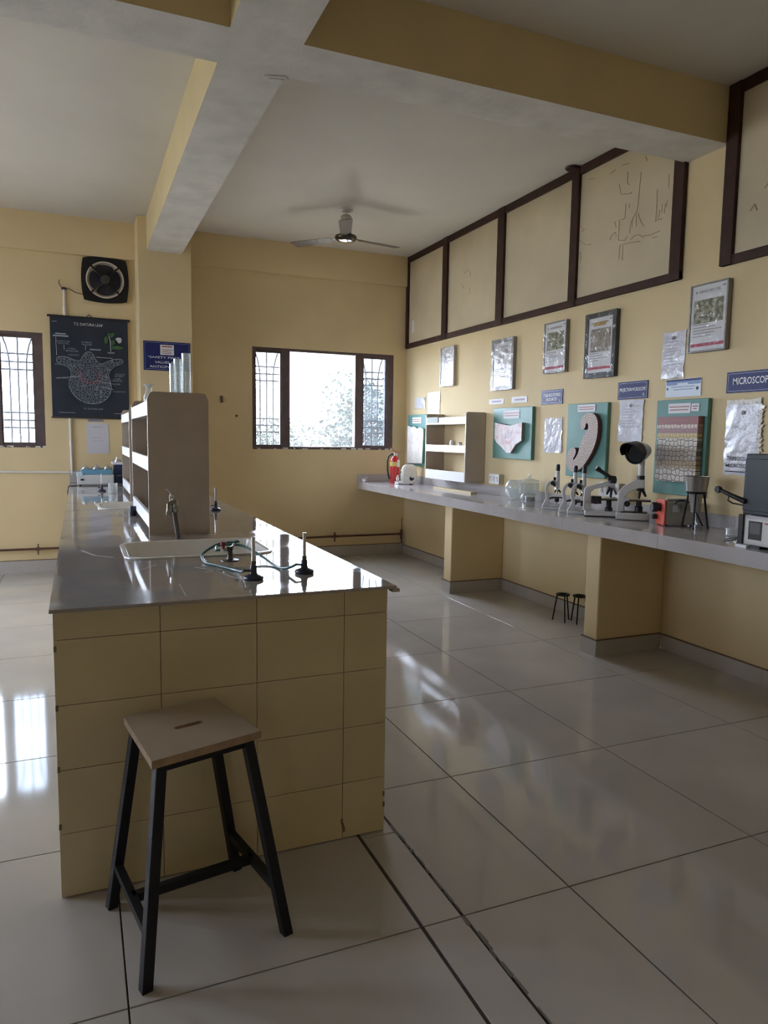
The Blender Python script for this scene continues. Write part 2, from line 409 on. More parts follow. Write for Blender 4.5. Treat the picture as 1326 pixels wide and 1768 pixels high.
# ---- windows
def window(name, rect, place, bars=True, kinds=(1, 0, 1), reed=(False, False, True)):
    a, c, e, f = rect
    L = c-a
    def PB(mb, u0, u1, d0, d1, z0, z1):
        p = [place(u, d, z) for z in (z0, z1) for (u, d) in ((u0, d0), (u1, d0), (u1, d1), (u0, d1))]
        mb.add(p, [(0, 3, 2, 1), (4, 5, 6, 7), (0, 1, 5, 4), (1, 2, 6, 5), (2, 3, 7, 6), (3, 0, 4, 7)])
    root = sgroup(name)
    fr = MB()
    PB(fr, a, a+.037, .015, .085, e, f); PB(fr, c-.085, c, .015, .085, e, f)
    PB(fr, a+.037, c-.085, .015, .085, e, e+.03); PB(fr, a+.037, c-.085, .015, .085, f-.028, f)
    fr.build('window_frame', WINB, root)
    m1 = (a+.335, a+.43); m2 = (c-.485, c-.385)
    for u0, u1 in (m1, m2):
        mb = MB(); PB(mb, u0, u1, .012, .088, e+.03, f-.028); mb.build('mullion', WINB, root)
    panes = [(a+.037, m1[0]), (m1[1], m2[0]), (m2[1], c-.085)]
    for k, (u0, u1) in enumerate(panes):
        if kinds[k]:
            mb = MB()
            PB(mb, u0, u0+.012, .03, .07, e+.03, f-.028); PB(mb, u1-.012, u1, .03, .07, e+.03, f-.028)
            PB(mb, u0+.012, u1-.012, .03, .07, e+.03, e+.05); PB(mb, u0+.012, u1-.012, .03, .07, f-.055, f-.028)
            mb.build('sash', WINB, root)
        g = MB(); PB(g, u0+.004, u1-.004, .048, .052, e+.032, f-.03)
        g.build('pane', GLASSR if reed[k] else GLASSW, root)
        if kinds[k] and bars:
            z0, z1 = e+.03, f-.03; W_ = u1-u0
            for q in range(3):
                uu = u0+W_*(.26+.25*q); bend = (-.06, 0, .06)[q]
                mb = MB(); pts = []
                for t in range(13):
                    z = z0+(z1-z0)*t/12; top = max(0, (z-(z1-.30))/.30); pts.append(place(uu+bend*top*top, .12, z))
                mb.tube(pts, .0085, 6); mb.build('grille_bar', BLACKM, root)
            for z in (1.455, 1.53, 1.605, 2.03, 2.105, 2.185):
                mb = MB(); mb.tube([place(u0, .126, z), place(u1, .126, z)], .0085, 6); mb.build('grille_bar', BLACKM, root)
    # flaking putty along the sill
    mb = MB(); r_ = random.Random(5)
    for k in range(26):
        u = a+r_.random()*L; s_ = r_.uniform(.01, .03)
        PB(mb, u, u+s_*2, .005, .02, e+.001, e+.004+s_*.5)
    stuff(mb.build('putty_flakes', PVC, root))
    return root
window('window_1', FRAMEWIN[0], lambda u, d, z: (u, YF+d, z))
window('window_2', FRAMEWIN[1], lambda u, d, z: (u, YF+d, z), reed=(True, False, True))

window('window_3', FRAMEWIN[2], lambda u, d, z: (u, YF+d, z))
for k_, r_ in enumerate(FILLWIN): window('window_%d' % (6+k_), r_, lambda u, d, z: (u, YB-d, z))  # added fill window in the unseen back wall
for k_, r_ in enumerate(LEFTWIN): window('window_%d' % (4+k_), r_, lambda u, d, z: (XL-d, u, z))


# ---- skirting tiles (with joints)
def skirting(name, a, b_, z1, normal, cuts=None):
    root = sgroup(name); a = Vector(a); b_ = Vector(b_); n = Vector(normal); L = (b_-a).length; d = (b_-a)/L
    ks = cuts or [k*.8 for k in range(int(L/.8)+1)]+[L]
    for k in range(len(ks)-1):
        if ks[k+1]-ks[k] < .02: continue
        p, q = a+d*(ks[k]+.0012), a+d*(ks[k+1]-.0012); mb = MB()
        P = [p, q, q+n*.012, p+n*.012]
        mb.add([(v.x, v.y, 0) for v in P]+[(v.x, v.y, z1) for v in P], [(0, 1, 2, 3), (4, 5, 6, 7), (0, 1, 5, 4), (1, 2, 6, 5), (2, 3, 7, 6), (3, 0, 4, 7)])
        mb.build('tile', SKIRT, root)
    mb = MB()   # dark dusty line on top of the skirting
    P = [a, b_, b_+n*.0135, a+n*.0135]
    mb.add([(v.x, v.y, z1) for v in P]+[(v.x, v.y, z1+.006) for v in P], [(0, 1, 2, 3), (4, 5, 6, 7), (0, 1, 5, 4), (1, 2, 6, 5), (2, 3, 7, 6), (3, 0, 4, 7)])
    mb.build('top_joint', mat('dusty_joint', (.16, .11, .07), .9), root)
skirting('baseboard_far_right', (1.0, YF, 0), (XR, YF, 0), .125, (0, -1, 0))
skirting('baseboard_far_left', (XL, YF, 0), (-.09, YF, 0), .125, (0, -1, 0))
P1 = (5.745, 5.885); P2 = (3.716, 3.85); XP = 3.1065
skirting('baseboard_right_far', (XR, YF-.014, 0), (XR, P1[1]+.012, 0), .10, (-1, 0, 0))
skirting('baseboard_right_middle', (XR, P1[0]-.012, 0), (XR, P2[1]+.012, 0), .10, (-1, 0, 0), [0, .20, .8, 1.6, 1.87])
skirting('baseboard_right_near', (XR, P2[0]-.012, 0), (XR, YB, 0), .10, (-1, 0, 0))
for nm, (y0, y1) in (('far', P1), ('near', P2)):
    skirting('baseboard_pier_front_'+nm, (XP, y1+.012, 0), (XP, y0-.012, 0), .105, (-1, 0, 0))
    skirting('baseboard_pier_side_'+nm, (XP, y0, 0), (XR-.014, y0, 0), .105, (0, -1, 0))

# ---- upper wall panelling: brown frames with cream boards
def panelling(name, label, ys, z0, z1, ceil_y=None):
    t = thing(name, label, 'panelling', (XR, (ys[0][0]+ys[-1][1])/2, z0)); cy = (ys[0][0]+ys[-1][1])/2
    for (a, c) in ys:
        MB().box(-.034, -.001, a-cy, c-cy, 0, z1-z0).build('post', BROWN, t, bevel=.003)
    MB().box(-.028, -.001, ys[-1][1]-cy, ys[0][0]-cy, 0, .055).build('bottom_rail', BROWN, t, bevel=.003)
    MB().box(-.028, -.001, ys[-1][1]-cy, ys[0][0]-cy, z1-z0-.065, z1-z0).build('top_rail', BROWN, t, bevel=.003)
    out = []
    for k in range(len(ys)-1):
        out.append(MB().box(-.010, -.0005, ys[k+1][0]-cy+.001, ys[k][1]-cy-.001, .056, z1-z0-.066).build('panel', PANEL, t))
    return t, cy
ZT = 2.468
pan, pcy = panelling('wall_panelling', 'long run of cream boards in dark brown frames above the posters',
    [(7.985, 7.93), (7.06, 6.955), (5.965, 5.85), (4.872, 4.782), (3.795, 3.703)], ZT, H)
pan2, pcy2 = panelling('wall_panelling', 'stained cream boards in dark brown frame, on the near side of the ceiling beam',
    [(3.383, 3.295), (2.0, 1.91), (.6, .51)], ZT+.012, H)
# dried glue left on the fourth board
b = MB(); r_ = random.Random(11)
def gl(pts, r=.004): b.tube([(-.011, y-pcy, z-ZT) for y, z in pts], r, 5)
for tr in [[(4.344,3.252),(4.319,3.18),(4.221,3.158),(4.207,3.166)],[(4.261,3.317),(4.26,3.24),(4.235,3.219)],[(4.265,3.1),(4.267,3.003),(4.296,2.998)],[(4.226,3.089),(4.228,3.057)],[(4.123,3.273),(4.131,3.201),(4.139,3.058),(4.15,3.017),(4.18,2.987),(4.206,2.949),(4.211,2.885)],[(4.135,3.0),(4.108,2.942),(4.072,2.895)],[(4.423,2.884),(4.4,2.918),(4.361,2.929),(4.353,2.894)],[(4.326,3.006),(4.326,2.861),(4.256,2.844),(4.238,2.866)],[(4.198,2.837),(4.161,2.854),(4.115,2.849),(4.067,2.819)],[(4.068,2.831),(4.004,2.819),(3.918,2.826)],[(4.283,2.818),(4.235,2.82),(4.102,2.802)],[(3.985,2.796),(3.941,2.795)],[(4.308,2.824),(4.311,2.726)],[(4.273,2.809),(4.276,2.711)],[(3.958,3.02),(3.958,2.958),(3.962,2.898),(3.941,2.905),(3.906,2.902)],[(3.928,2.963),(3.933,2.915)],[(3.905,2.999),(3.909,2.945)],[(3.879,2.992),(3.883,2.932)],[(3.864,3.011),(3.869,2.971)],[(3.96,3.106),(3.958,3.02)],[(3.859,3.171),(3.857,3.087)],[(4.766,3.06),(4.719,3.038),(4.752,3.025)],[(4.771,2.966),(4.735,2.936),(4.7,2.921)],[(4.676,2.909),(4.632,2.905)],[(4.765,2.879),(4.745,2.832),(4.759,2.793)],[(4.688,3.397),(4.621,3.384)],[(4.452,3.364),(4.392,3.372)],[(4.328,3.38),(4.255,3.373)],[(4.088,3.361),(4.068,3.33)],[(4.153,2.999),(4.147,2.914)],[(4.189,2.976),(4.19,2.919)],[(4.376,3.005),(4.358,2.961)]]: gl(tr, .0026)
gl([(6.62, 3.08), (6.55, 3.10), (6.48, 3.06), (6.50, 3.02)], .002); gl([(6.66, 2.98), (6.62, 2.93)], .002); gl([(6.5, 2.92), (6.48, 2.86), (6.52, 2.85)], .002)
stuff(b.build('glue_traces', GLUE, pan))
b = MB()
def g2(pts, r=.004): b.tube([(-.011, y-pcy2, z-ZT) for y, z in pts], r, 5)
for k in range(9): y = 3.2-.09*k; g2([(y, 2.75+.1*(k % 3)), (y-.03, 2.78+.1*(k % 3)), (y-.05, 2.74+.1*(k % 3))], .004)
stuff(b.build('glue_traces', GLUE, pan2))
MB().box(-.013, -.0102, 7.78-pcy, 7.84-pcy, .17, .31).build('paper_slip', PAPER, pan)
# lump of putty at the ceiling above the panelling
tag(MB().lathe([(0, -.02), (.05, -.018), (.06, -.008), (.03, 0)], 10).build('ceiling_hook_plate', BROWN, loc=(XR-.065, 4.83, H)), 'small brown lump on ceiling above the third panel post', 'ceiling hook')

# ================================================================== ISLAND
IX0, IX1, IY0, ZT1 = -.083, .982, 2.273, .907
isl = thing('lab_island', 'long cream tiled laboratory island with polished brown-grey worktop running to the far wall', 'island bench', (.45, IY0, 0))
ox, oy = .45, IY0
# body shell (bed behind the tiles), kept clear of the sinks
def rrect(x0, x1, y0, y1, r, n=5):
    p = []
    for cx, cy, a0 in ((x1-r, y1-r, 0), (x0+r, y1-r, 90), (x0+r, y0+r, 180), (x1-r, y0+r, 270)):
        for k in range(n+1):
            a = math.radians(a0+90*k/n); p.append((cx+r*math.cos(a), cy+r*math.sin(a)))
    return p
b = MB(); t_ = .008
b.box(IX0+t_-ox, IX1-t_-ox, t_, 5.346, 0, .70); b.box(IX0+t_-ox, IX1-t_-ox, t_, .06, .70, .896); b.box(IX0+t_-ox, IX0+.06-ox, .06, 5.346, .70, .896); b.box(IX1-.06-ox, IX1-t_-ox, .06, 5.346, .70, .896)
b.box(IX0+t_-ox, .577-ox, 5.346, YF-oy-.001, 0, .896)
b.build('body', CGROUT, isl)
# front tiles
xs = [IX0, .218, .520, .822, IX1]; zs = [.0, .206, .407, .607, .807, .8955]
for i in range(4):
    for j in range(5):
        g = .001
        MB().box(xs[i]+g-ox, xs[i+1]-g-ox, 0, t_-.0005, zs[j]+g+(.004 if j == 0 else 0), zs[j+1]-g).build('tile', CTILE, isl)
# the long sides, tiled alike but barely seen
for xa, xb in ((IX0, IX0+t_-.0005), (IX1-t_+.0005, IX1)):
    b = MB(); y = t_+.001
    while y < 5.33:
        for j in range(5): b.box(xa-ox, xb-ox, y, min(y+.30, 5.345), zs[j]+.002, zs[j+1]-.001)
        y += .302
    stuff(b.build('side_tiling', CTILE, isl))
# chipped tile spots
b = MB()
for x, z in ((-.079, .78), (-.079, .60), (-.079, .41), (.824, .05), (.82, .065), (.828, .035), (.979, .10), (.978, .14), (-.08, .23)):
    b.box(x-.004-ox, x+.004-ox, -.0012, .001, z-.008, z+.010)
stuff(b.build('chips', CGROUT, isl))
# worktop slab with two sink holes
S1 = (.175, .765, 3.045, 3.50); S2 = (.125, .66, 5.15, 5.60)
bm = bmesh.new()
def loop(pts):
    vs = [bm.verts.new((x-ox, y-oy, 0)) for x, y in pts]
    return [bm.edges.new((vs[i], vs[(i+1) % len(vs)])) for i in range(len(vs))]
eds = loop([(-.091, 2.236), (.999, 2.236), (.999, 7.618), (.576, 7.618), (.576, YF-.002), (-.091, YF-.002)])
eds += loop(rrect(*S1, .07)); eds += loop(rrect(*S2, .07))
bmesh.ops.triangle_fill(bm, use_beauty=True, use_dissolve=False, edges=eds)
ret = bmesh.ops.extrude_face_region(bm, geom=list(bm.faces))
for v in [g for g in ret['geom'] if isinstance(g, bmesh.types.BMVert)]: v.co.z = .0105
bmesh.ops.recalc_face_normals(bm, faces=bm.faces)
me = bpy.data.meshes.new('worktop'); bm.to_mesh(me); bm.free(); me.materials.append(WTOP)
wt = bpy.data.objects.new('worktop', me); COL.objects.link(wt); wt.parent = isl; wt.location = (0, 0, .8965)
MB().box(.985-ox, 1.012-ox, -.036, -.0005, .884, .8955).build('slab_corner', WTOP, isl)
struct(MB().box(-.091, .576, YF-.016, YF-.001, .9085, 1.03).build('trim_5', SKIRT))
# faint white dried-chemical smears
b = MB(); r_ = random.Random(2)
def smear(pts, wd):
    for (x0, y0), (x1, y1) in zip(pts[:-1], pts[1:]):
        d = Vector((x1-x0, y1-y0)); n = Vector((-d.y, d.x)).normalized()*wd/2
        b.add([(x0-n.x-ox, y0-n.y-oy, .9075), (x0+n.x-ox, y0+n.y-oy, .9075), (x1+n.x-ox, y1+n.y-oy, .9075), (x1-n.x-ox, y1-n.y-oy, .9075)], [(0, 1, 2, 3)])
smear([(.40, 2.80), (.46, 2.70), (.50, 2.55), (.56, 2.43)], .008); smear([(.49, 2.72), (.42, 2.68)], .01); smear([(.30, 2.30), (.305, 2.5)], .003)
smear([(.0, 3.35), (.05, 3.2), (.12, 3.12)], .012); smear([(.02, 4.0), (.1, 4.05), (.14, 4.0)], .01); smear([(.2, 2.8), (.27, 2.9)], .006)
stuff(b.build('dried_smears', mat('dried_smear', (.42, .40, .37), .5), isl))

def sink(label, S):
    x0, x1, y0, y1 = S; t = thing('sink', label, 'sink', ((x0+x1)/2, (y0+y1)/2, ZT1)); cx, cy = (x0+x1)/2, (y0+y1)/2
    rings = []
    for off, z, r in ((.016, .0005, .085), (.014, .006, .083), (.004, .008, .074), (-.006, .004, .065), (-.012, -.02, .06), (-.03, -.15, .06), (-.06, -.165, .05)):
        rings.append([(x-cx, y-cy, z) for x, y in rrect(x0-off, x1+off, y0-off, y1+off, r)])
    b = MB(); n = len(rings[0]); vs = [p for r in rings for p in r]; fs = []
    for k in range(len(rings)-1):
        for i in range(n): j = (i+1) % n; fs.append((k*n+i, k*n+j, k*n+n+j, k*n+n+i))
    b.add(vs, fs, 0, True); b.add(rings[-1], [tuple(range(n))])
    b.build('basin', CERAM, t)
    MB().lathe([(.03, -.1645), (.03, -.163), (.02, -.163), (.0, -.164)], 14).build('drain', STEEL, t)
    return t
sink('white ceramic sink sunk in the worktop nearest the stool end', S1)
sink('white ceramic sink farther along the island beyond the first rack', S2)

# ---- swan tap behind the front sink
tap = thing('sink_tap', 'chrome bib tap on backlit-dark standpipe at the rack end, behind front sink', 'tap', (.438, 3.60, ZT1))
MB().tube([(0, 0, 0), (-.008, 0, .06), (-.016, 0, .12), (-.018, 0, .16)], .0115, 12).build('standpipe', DSTEEL, tap)  # backlit shade put into the darkened pipe and spout colours
b = MB(); b.lathe([(.017, .13), (.02, .14), (.02, .175), (.014, .19)], 12, (-.018, 0, 0)); b.tube([(-.018, 0, .165), (-.035, -.01, .18), (-.045, -.02, .172), (-.047, -.022, .135)], .011, 10)
b.lathe([(.013, .12), (.013, .14)], 12, (-.047, -.022, 0)); b.build('spout', mat('backlit_chrome_tap', (.28, .27, .25), .2, 1.0), tap)
b = MB(); b.lathe([(.01, .185), (.013, .2), (.013, .215), (.006, .22)], 12, (-.03, 0, 0)); b.bar((-.03, 0, .215), (-.055, -.012, .243), .008, .005); b.build('lever', CHROME, tap)

# ---- shelf racks on the island
def rack(name, label, cat, loc, wdt, y1, lips, top, both=True):
    t = thing(name, label, cat, loc); a = wdt; c = .035
    poly = [(0, 0), (a, 0), (a, top-c), (a-c*.4, top-c*.12), (a-c, top), (c, top), (c*.4, top-c*.12), (0, top-c)]
    MB().prism(poly, 0, .018, plane='xz').build('side_panel', LAM, t)
    MB().prism(poly, y1-.018, y1, plane='xz').build('side_panel', LAM, t)
    for (z0, z1) in lips:
        sh = MB().box(.016, a-(.016 if both else 0), .0185, y1-.0185, z0, z0+.016).build('shelf', LAM, t)
        MB().box(.0, .015, .0185, y1-.0185, z0, z1).build('lip', LIP, sh)
        if both: MB().box(a-.015, a, .0185, y1-.0185, z0, z1).build('lip', LIP, sh)
    return t
LIPS = [(.035, .105), (.322, .392), (.600, .670)]
rk1 = rack('shelf_rack', 'beige double-sided shelf rack with white lips behind front sink and tap', 'rack', (.318, 3.77, ZT1), .298, 1.16, LIPS, .716)
rk2 = rack('shelf_rack', 'second beige double-sided rack, farther along the island past the back sink', 'rack', (.362, 5.90, ZT1), .298, 1.05, LIPS, .716)
# glassware on the racks
shz = ZT1+.616
def cylinder(loc, h, r, label):
    t = thing('measuring_cylinder', label, 'cylinder', loc, 0, 'glass cylinders on the front rack')
    MB().lathe([(r*1.5, 0), (r*1.5, .008), (r*1.05, .014), (r, .03), (r, h), (r*1.04, h+.004), (r*.93, h+.004), (r*.9, h), (r*.9, .03), (0, .025)], 20).build('tube', GLASSC, t)
    b = MB()
    for k in range(int((h-.06)/.012)):
        b.box(-.004 if k % 5 else -.008, .006, -r-.0006, -r-.0002, .05+.012*k, .0512+.012*k)
    stuff(b.build('graduations', WHITEINK, t))
cylinder((.481, 4.10, shz), .268, .0175, 'shortest of three glass measuring cylinders on top of the front rack')
cylinder((.512, 4.15, shz), .298, .021, 'middle glass measuring cylinder of the three on the front rack')
cylinder((.552, 4.10, shz), .325, .0235, 'tallest glass measuring cylinder, at the window side on the front rack')
t = thing('reagent_bottle', 'short clear glass bottle with flared rim on top shelf of front rack', 'bottle', (.374, 4.32, shz))
MB().lathe([(.026, 0), (.028, .01), (.028, .10), (.016, .125), (.014, .15), (.029, .165), (.031, .17), (.027, .17), (.012, .15)], 18).build('bottle_body', GLASSJ, t)
t = thing('reagent_bottle', 'slim white bottle on the middle shelf of the front rack', 'bottle', (.35, 3.86, ZT1+.338))
MB().lathe([(.02, 0), (.021, .01), (.020, .035), (.012, .055), (.011, .10), (.0, .10)], 16).build('bottle_body', CERAM, t)
MB().lathe([(.013, .10), (.013, .118), (0, .118)], 14).build('cap', PVC, t)
t = thing('reagent_bottle', 'yellowish bottle on the bottom shelf of the front rack', 'bottle', (.352, 3.85, ZT1+.051))
MB().lathe([(.024, 0), (.025, .01), (.024, .09), (.012, .11), (.012, .125), (0, .125)], 16).build('bottle_body', mat('straw_glass', (.55, .46, .25), .2), t)
MB().lathe([(.014, .125), (.014, .14), (0, .14)], 12).build('cap', PVC, t)
b = MB().lathe([(.022, 0), (.024, .01), (.024, .05), (.02, .06), (0, .06)], 14)
tag(b.build('ink_pot', DARKB, loc=(.30, 4.70, ZT1)), 'small dark pot on worktop beside the foot of the front rack', 'pot')

# ---- bunsen burners, gas tap, hoses
def burner(loc, label, k=1.0):
    t = thing('bunsen_burner', label, 'burner', loc, 0, 'bunsen burners on the island')
    MB().lathe([(.034*k, 0), (.036*k, .006), (.034*k, .012), (.014*k, .02), (.0115*k, .03), (.0115*k, .05), (0, .05)], 22).build('base', DARKB, t)
    MB().lathe([(.0065*k, .05), (.0065*k, .152), (.0045*k, .152), (.0045*k, .148), (0, .148)], 12).build('barrel', STEEL, t)
    MB().lathe([(.009*k, .05), (.009*k, .066), (.0066*k, .066)], 12).build('air_collar', DSTEEL, t)
    MB().tube([(-.010*k, 0, .032), (-.032*k, 0, .034)], .004*k, 8).build('gas_inlet', DSTEEL, t)
    return t
burner((.559, 2.495, ZT1), 'bunsen burner nearest the stool end of the worktop')
burner((.763, 2.553, ZT1), 'bunsen burner standing nearest the worktop\'s window-side edge')
burner((.842, 4.90, ZT1), 'bunsen burner beside the front rack on its window side')
burner((.178, 6.74, ZT1), 'far bunsen burner in front of the water bath')
gt = thing('gas_tap', 'twin gas tap with red knob on round flange at the sink edge', 'gas tap', (.555, 2.905, ZT1))
MB().lathe([(.036, 0), (.036, .004), (.014, .007), (.011, .012), (.011, .042), (.013, .046), (.013, .058), (0, .058)], 18).build('flange', DSTEEL, gt)
b = MB(); b.tube([(0, 0, .045), (-.026, 0, .047)], .007, 8); b.tube([(0, 0, .05), (.014, -.006, .062), (.017, -.01, .073)], .0055, 8); b.build('nozzle', STEEL, gt)
MB().lathe([(.006, .05), (.006, .06), (.012, .066), (.012, .077), (0, .08)], 12, (-.026, 0, 0)).build('red_knob', mat('red_knob', (.22, .02, .035), .4), gt)
def hose(name, pts, label, r=.0052):
    cu = [Vector(p) for p in pts]; out = []
    for k in range(len(cu)-1):
        p0, p1, p2, p3 = cu[max(k-1, 0)], cu[k], cu[k+1], cu[min(k+2, len(cu)-1)]
        for q in range(6):
            u = q/6; out.append(.5*((2*p1)+(p2-p0)*u+(2*p0-5*p1+4*p2-p3)*u*u+(3*p1-p0-3*p2+p3)*u**3))
    out.append(cu[-1])
    return tag(MB().tube(out, r, 8).build(name, HOSE if name == 'gas_hose' else BLACKP), label, 'hose' if name == 'gas_hose' else 'cable')
hose('gas_hose', [(.57, 2.893, .984), (.59, 2.90, .985), (.60, 3.02, .966), (.53, 3.03, .957), (.455, 2.96, .93), (.45, 2.86, .914), (.48, 2.78, .9135), (.525, 2.66, .914), (.532, 2.56, .925), (.527, 2.495, .941)],
     'green rubber hose looping from the gas tap to the nearer burner')
hose('gas_hose', [(.517, 2.906, .953), (.50, 2.93, .95), (.53, 3.01, .955), (.62, 2.98, .955), (.67, 2.86, .93), (.69, 2.74, .9135), (.70, 2.64, .914), (.715, 2.575, .928), (.731, 2.553, .941)],
     'green rubber hose from the gas tap to the window-side burner')
# ---- water bath, incubator, beaker at the far end
t = thing('water_bath', 'pale water bath with light blue top and concentric ring lids', 'water bath', (.146, 7.50, ZT1))
MB().box(-.165, .165, 0, .20, .012, .105).build('body', mat('pale_enamel', (.66, .68, .70), .35), t, bevel=.006)
MB().box(-.13, .155, .01, .19, .105, .158).build('blue_top', LBLUE, t, bevel=.006)
MB().box(-.17, -.115, -.002, .20, .09, .125).build('corner_block', mat('ice_blue', (.62, .75, .82), .4), t, bevel=.004)
for x in (-.14, .14):
    for y in (.03, .17): MB().lathe([(.012, 0), (.014, .012), (0, .012)], 10, (x, y, 0)).build('foot', BLACKP, t)
MB().box(-.135, -.105, -.004, .0, .05, .066).build('switch', BLACKP, t)
for k in range(3):
    for j in range(2):
        b = MB(); c_ = (-.09+.10*k, .05+.09*j, 0)
        for q in range(3): b.lathe([(.046-.007*q, .159+.007*q), (.046-.007*q, .164+.007*q), (.038-.007*q, .1655+.007*q)], 14, c_)
        b.lathe([(.006, .178), (.009, .196), (0, .198)], 8, c_); b.build('ring_lid', STEEL, t)
t = thing('hot_plate', 'dark blue heating bath with steel ring lids beside the rack, behind the pale bath', 'water bath', (.40, 7.57, ZT1))
MB().box(-.085, .085, 0, .22, .012, .20).build('body', BLUED, t, bevel=.006); MB().box(-.10, .09, -.01, .225, .20, .225).build('white_top', LIP, t, bevel=.003)
for x in (-.06, .06):
    for y in (.04, .18): MB().lathe([(.012, 0), (.014, .012), (0, .012)], 10, (x, y, 0)).build('foot', BLACKP, t)
for k in range(2):
    for j in range(2):
        b = MB(); c_ = (-.045+.085*k, .05+.11*j, 0)
        for q in range(4): b.lathe([(.042-.010*q, .226+.012*q), (.042-.010*q, .236+.012*q), (.032-.010*q, .238+.012*q)], 12, c_)
        b.build('ring_lid', STEEL, t)
MB().tube([(-.06, -.001, .09), (-.06, -.02, .09), (-.02, -.02, .095)], .004, 6).build('drain_cock', STEEL, t)
hose('power_cable', [(-.02, 7.49, .912), (-.06, 7.45, .911), (-.09, 7.46, .911), (-.101, 7.46, .88), (-.105, 7.35, .78), (-.105, 7.28, .74), (-.102, 7.22, .80), (-.101, 7.20, .885)], 'thin black cable drooping over the island\'s left edge by the bath', .004)
hose('power_cable', [(.31, 7.52, .913), (.33, 7.35, .911), (.36, 7.2, .911), (.372, 7.02, .911)], 'thick black cable on worktop from the blue bath towards the rack', .005)
t = thing('glass_beaker', 'clear glass beaker on worktop beyond the back sink', 'beaker', (.258, 6.46, ZT1))
MB().lathe([(.034, 0), (.036, .004), (.036, .085), (.04, .09), (.034, .088), (.033, .006), (0, .005)], 20).build('beaker_body', GLASSJ, t)

# ================================================================== RIGHT COUNTER
XC, ZC, ZC2 = 3.043, .886, .803
ups = sgroup('trim_6')
cnt = thing('wall_counter', 'grey tiled worktop running along the right wall on masonry piers', 'counter', (XR, 4.0, 0))
jy = [8.0, 7.46, 6.63, 5.79, 4.95, 4.05, 3.16, 2.35, 1.5, .7, -.1, -1.0]
for k in range(len(jy)-1):
    a, c = jy[k+1]+.0008, jy[k]-(.0008 if k else .002)
    MB().box(XC-XR, -.002, a-4, c-4, ZC-.018, ZC).build('slab', COUNT, cnt)
    MB().box(XC+.003-XR, XC+.02-XR, a-4, c-4, ZC2-(.004 if k > 6 else 0), ZC-.0185).build('fascia_tile', COUNT, cnt)
    MB().box(XR-.014, XR-.001, a, c, ZC+.0008, ZC+.085).build('tile', COUNT, ups)
MB().box(XC+.003, XR-.016, YF-.016, YF-.001, ZC+.0008, ZC+.088).build('tile', COUNT, ups)
MB().box(XC+.021-XR, -.003, -5.0, YF-.004-4, ZC2+.012, ZC-.019).build('concrete_bed', mat('yellow_underside', (.45, .36, .2), .8), cnt)
for nm, (y0, y1) in (('a', P1), ('b', P2)):
    MB().box(XP-XR, -.001, y0-4, y1-4, .0, ZC2+.011).build('pier', YEL, cnt, bevel=.008)

# ---- microscopes
def microscope(label, loc, rz, tall=1.0):
    t = thing('microscope', label, 'microscope', loc, rz, 'monocular microscopes on the counter')
    # horseshoe foot
    b = MB(); b.prism([(-.075, -.022), (-.03, -.03), (.075, -.038), (.08, -.018), (.0, -.014), (.0, .014), (.08, .018), (.075, .038), (-.03, .03), (-.075, .022)], 0, .022)
    b.build('foot', SCOPE, t, bevel=.004)
    # curved arm: C-shaped casting
    out = [(-.075, .022), (-.06, .055), (-.045, .085)]; inn = [(-.02, .022), (-.02, .06), (-.022, .085)]
    for k in range(9):
        a = math.radians(200-25*k*.9 if False else 195-k*17); out.append((.005+.062*math.cos(a)*1.0, .15+.072*math.sin(a)))
    for k in range(9):
        a = math.radians(195-k*17); inn.append((.005+.038*math.cos(a), .15+.048*math.sin(a)))
    MB().prism(out+inn[::-1], -.014, .014, plane='xz').build('arm', SCOPE, t, bevel=.003)
    MB().box(-.005, .075, -.035, .035, .088, .096).build('stage', BLACKP, t, bevel=.002)
    MB().bar((-.03, 0, .08), (.02, 0, .092), .02, .012).build('stage_bracket', BLACKP, t)
    MB().lathe([(.016, .058), (.018, .062), (.018, .084), (.01, .0875)], 14, (.035, 0, 0)).build('condenser', BLACKP, t)
    b = MB(); b.lathe([(.022, -.004), (.022, .004)], 16, (.035, 0, .043), axis='x'); b.build('mirror', CHROME, t)
    MB().lathe([(.014, .165), (.017, .172), (.017, .24), (.0145, .245), (.0145, .30), (.0, .30)], 16, (.035, 0, 0)).build('body_tube', SCOPE, t)
    MB().lathe([(.0155, .295), (.0155, .33), (.012, .345), (0, .345)], 14, (.035, 0, 0)).build('eyepiece', BLACKP, t)
    b = MB(); b.lathe([(.02, .15), (.022, .158), (.018, .166)], 14, (.035, 0, 0)); b.build('nosepiece', CHROME, t)
    for dx, dy, tl in ((.0, 0, .118), (.026, .014, .13), (-.016, .02, .13)):
        MB().tube([(.035+dx*.3, dy*.3, .152), (.035+dx, dy, tl)], [.009, .006], 10).build('objective', BLACKP if dx else CHROME, t)
    for s_ in (-1, 1):
        MB().lathe([(.017, .0), (.017, .012), (.010, .014)], 14, (.0, s_*.013 if s_ > 0 else -.027, .20), axis='y').build('focus_knob', BLACKP, t)
    b = MB(); b.box(.005, .024, -.010, .010, .175, .245); b.build('rack_slide', BLACKP, t)
    return t
RM = math.radians(-33)
m1 = microscope('grey monocular microscope next to the glass jars, raised alone', (3.335, 4.57, ZC), RM)
m2 = dup(m1, (3.318, 4.335, ZC), RM, 'middle grey microscope whose curved arm overlaps the next one')
m3 = dup(m1, (3.308, 4.222, ZC), RM, 'third grey microscope, right against the big binocular microscope')
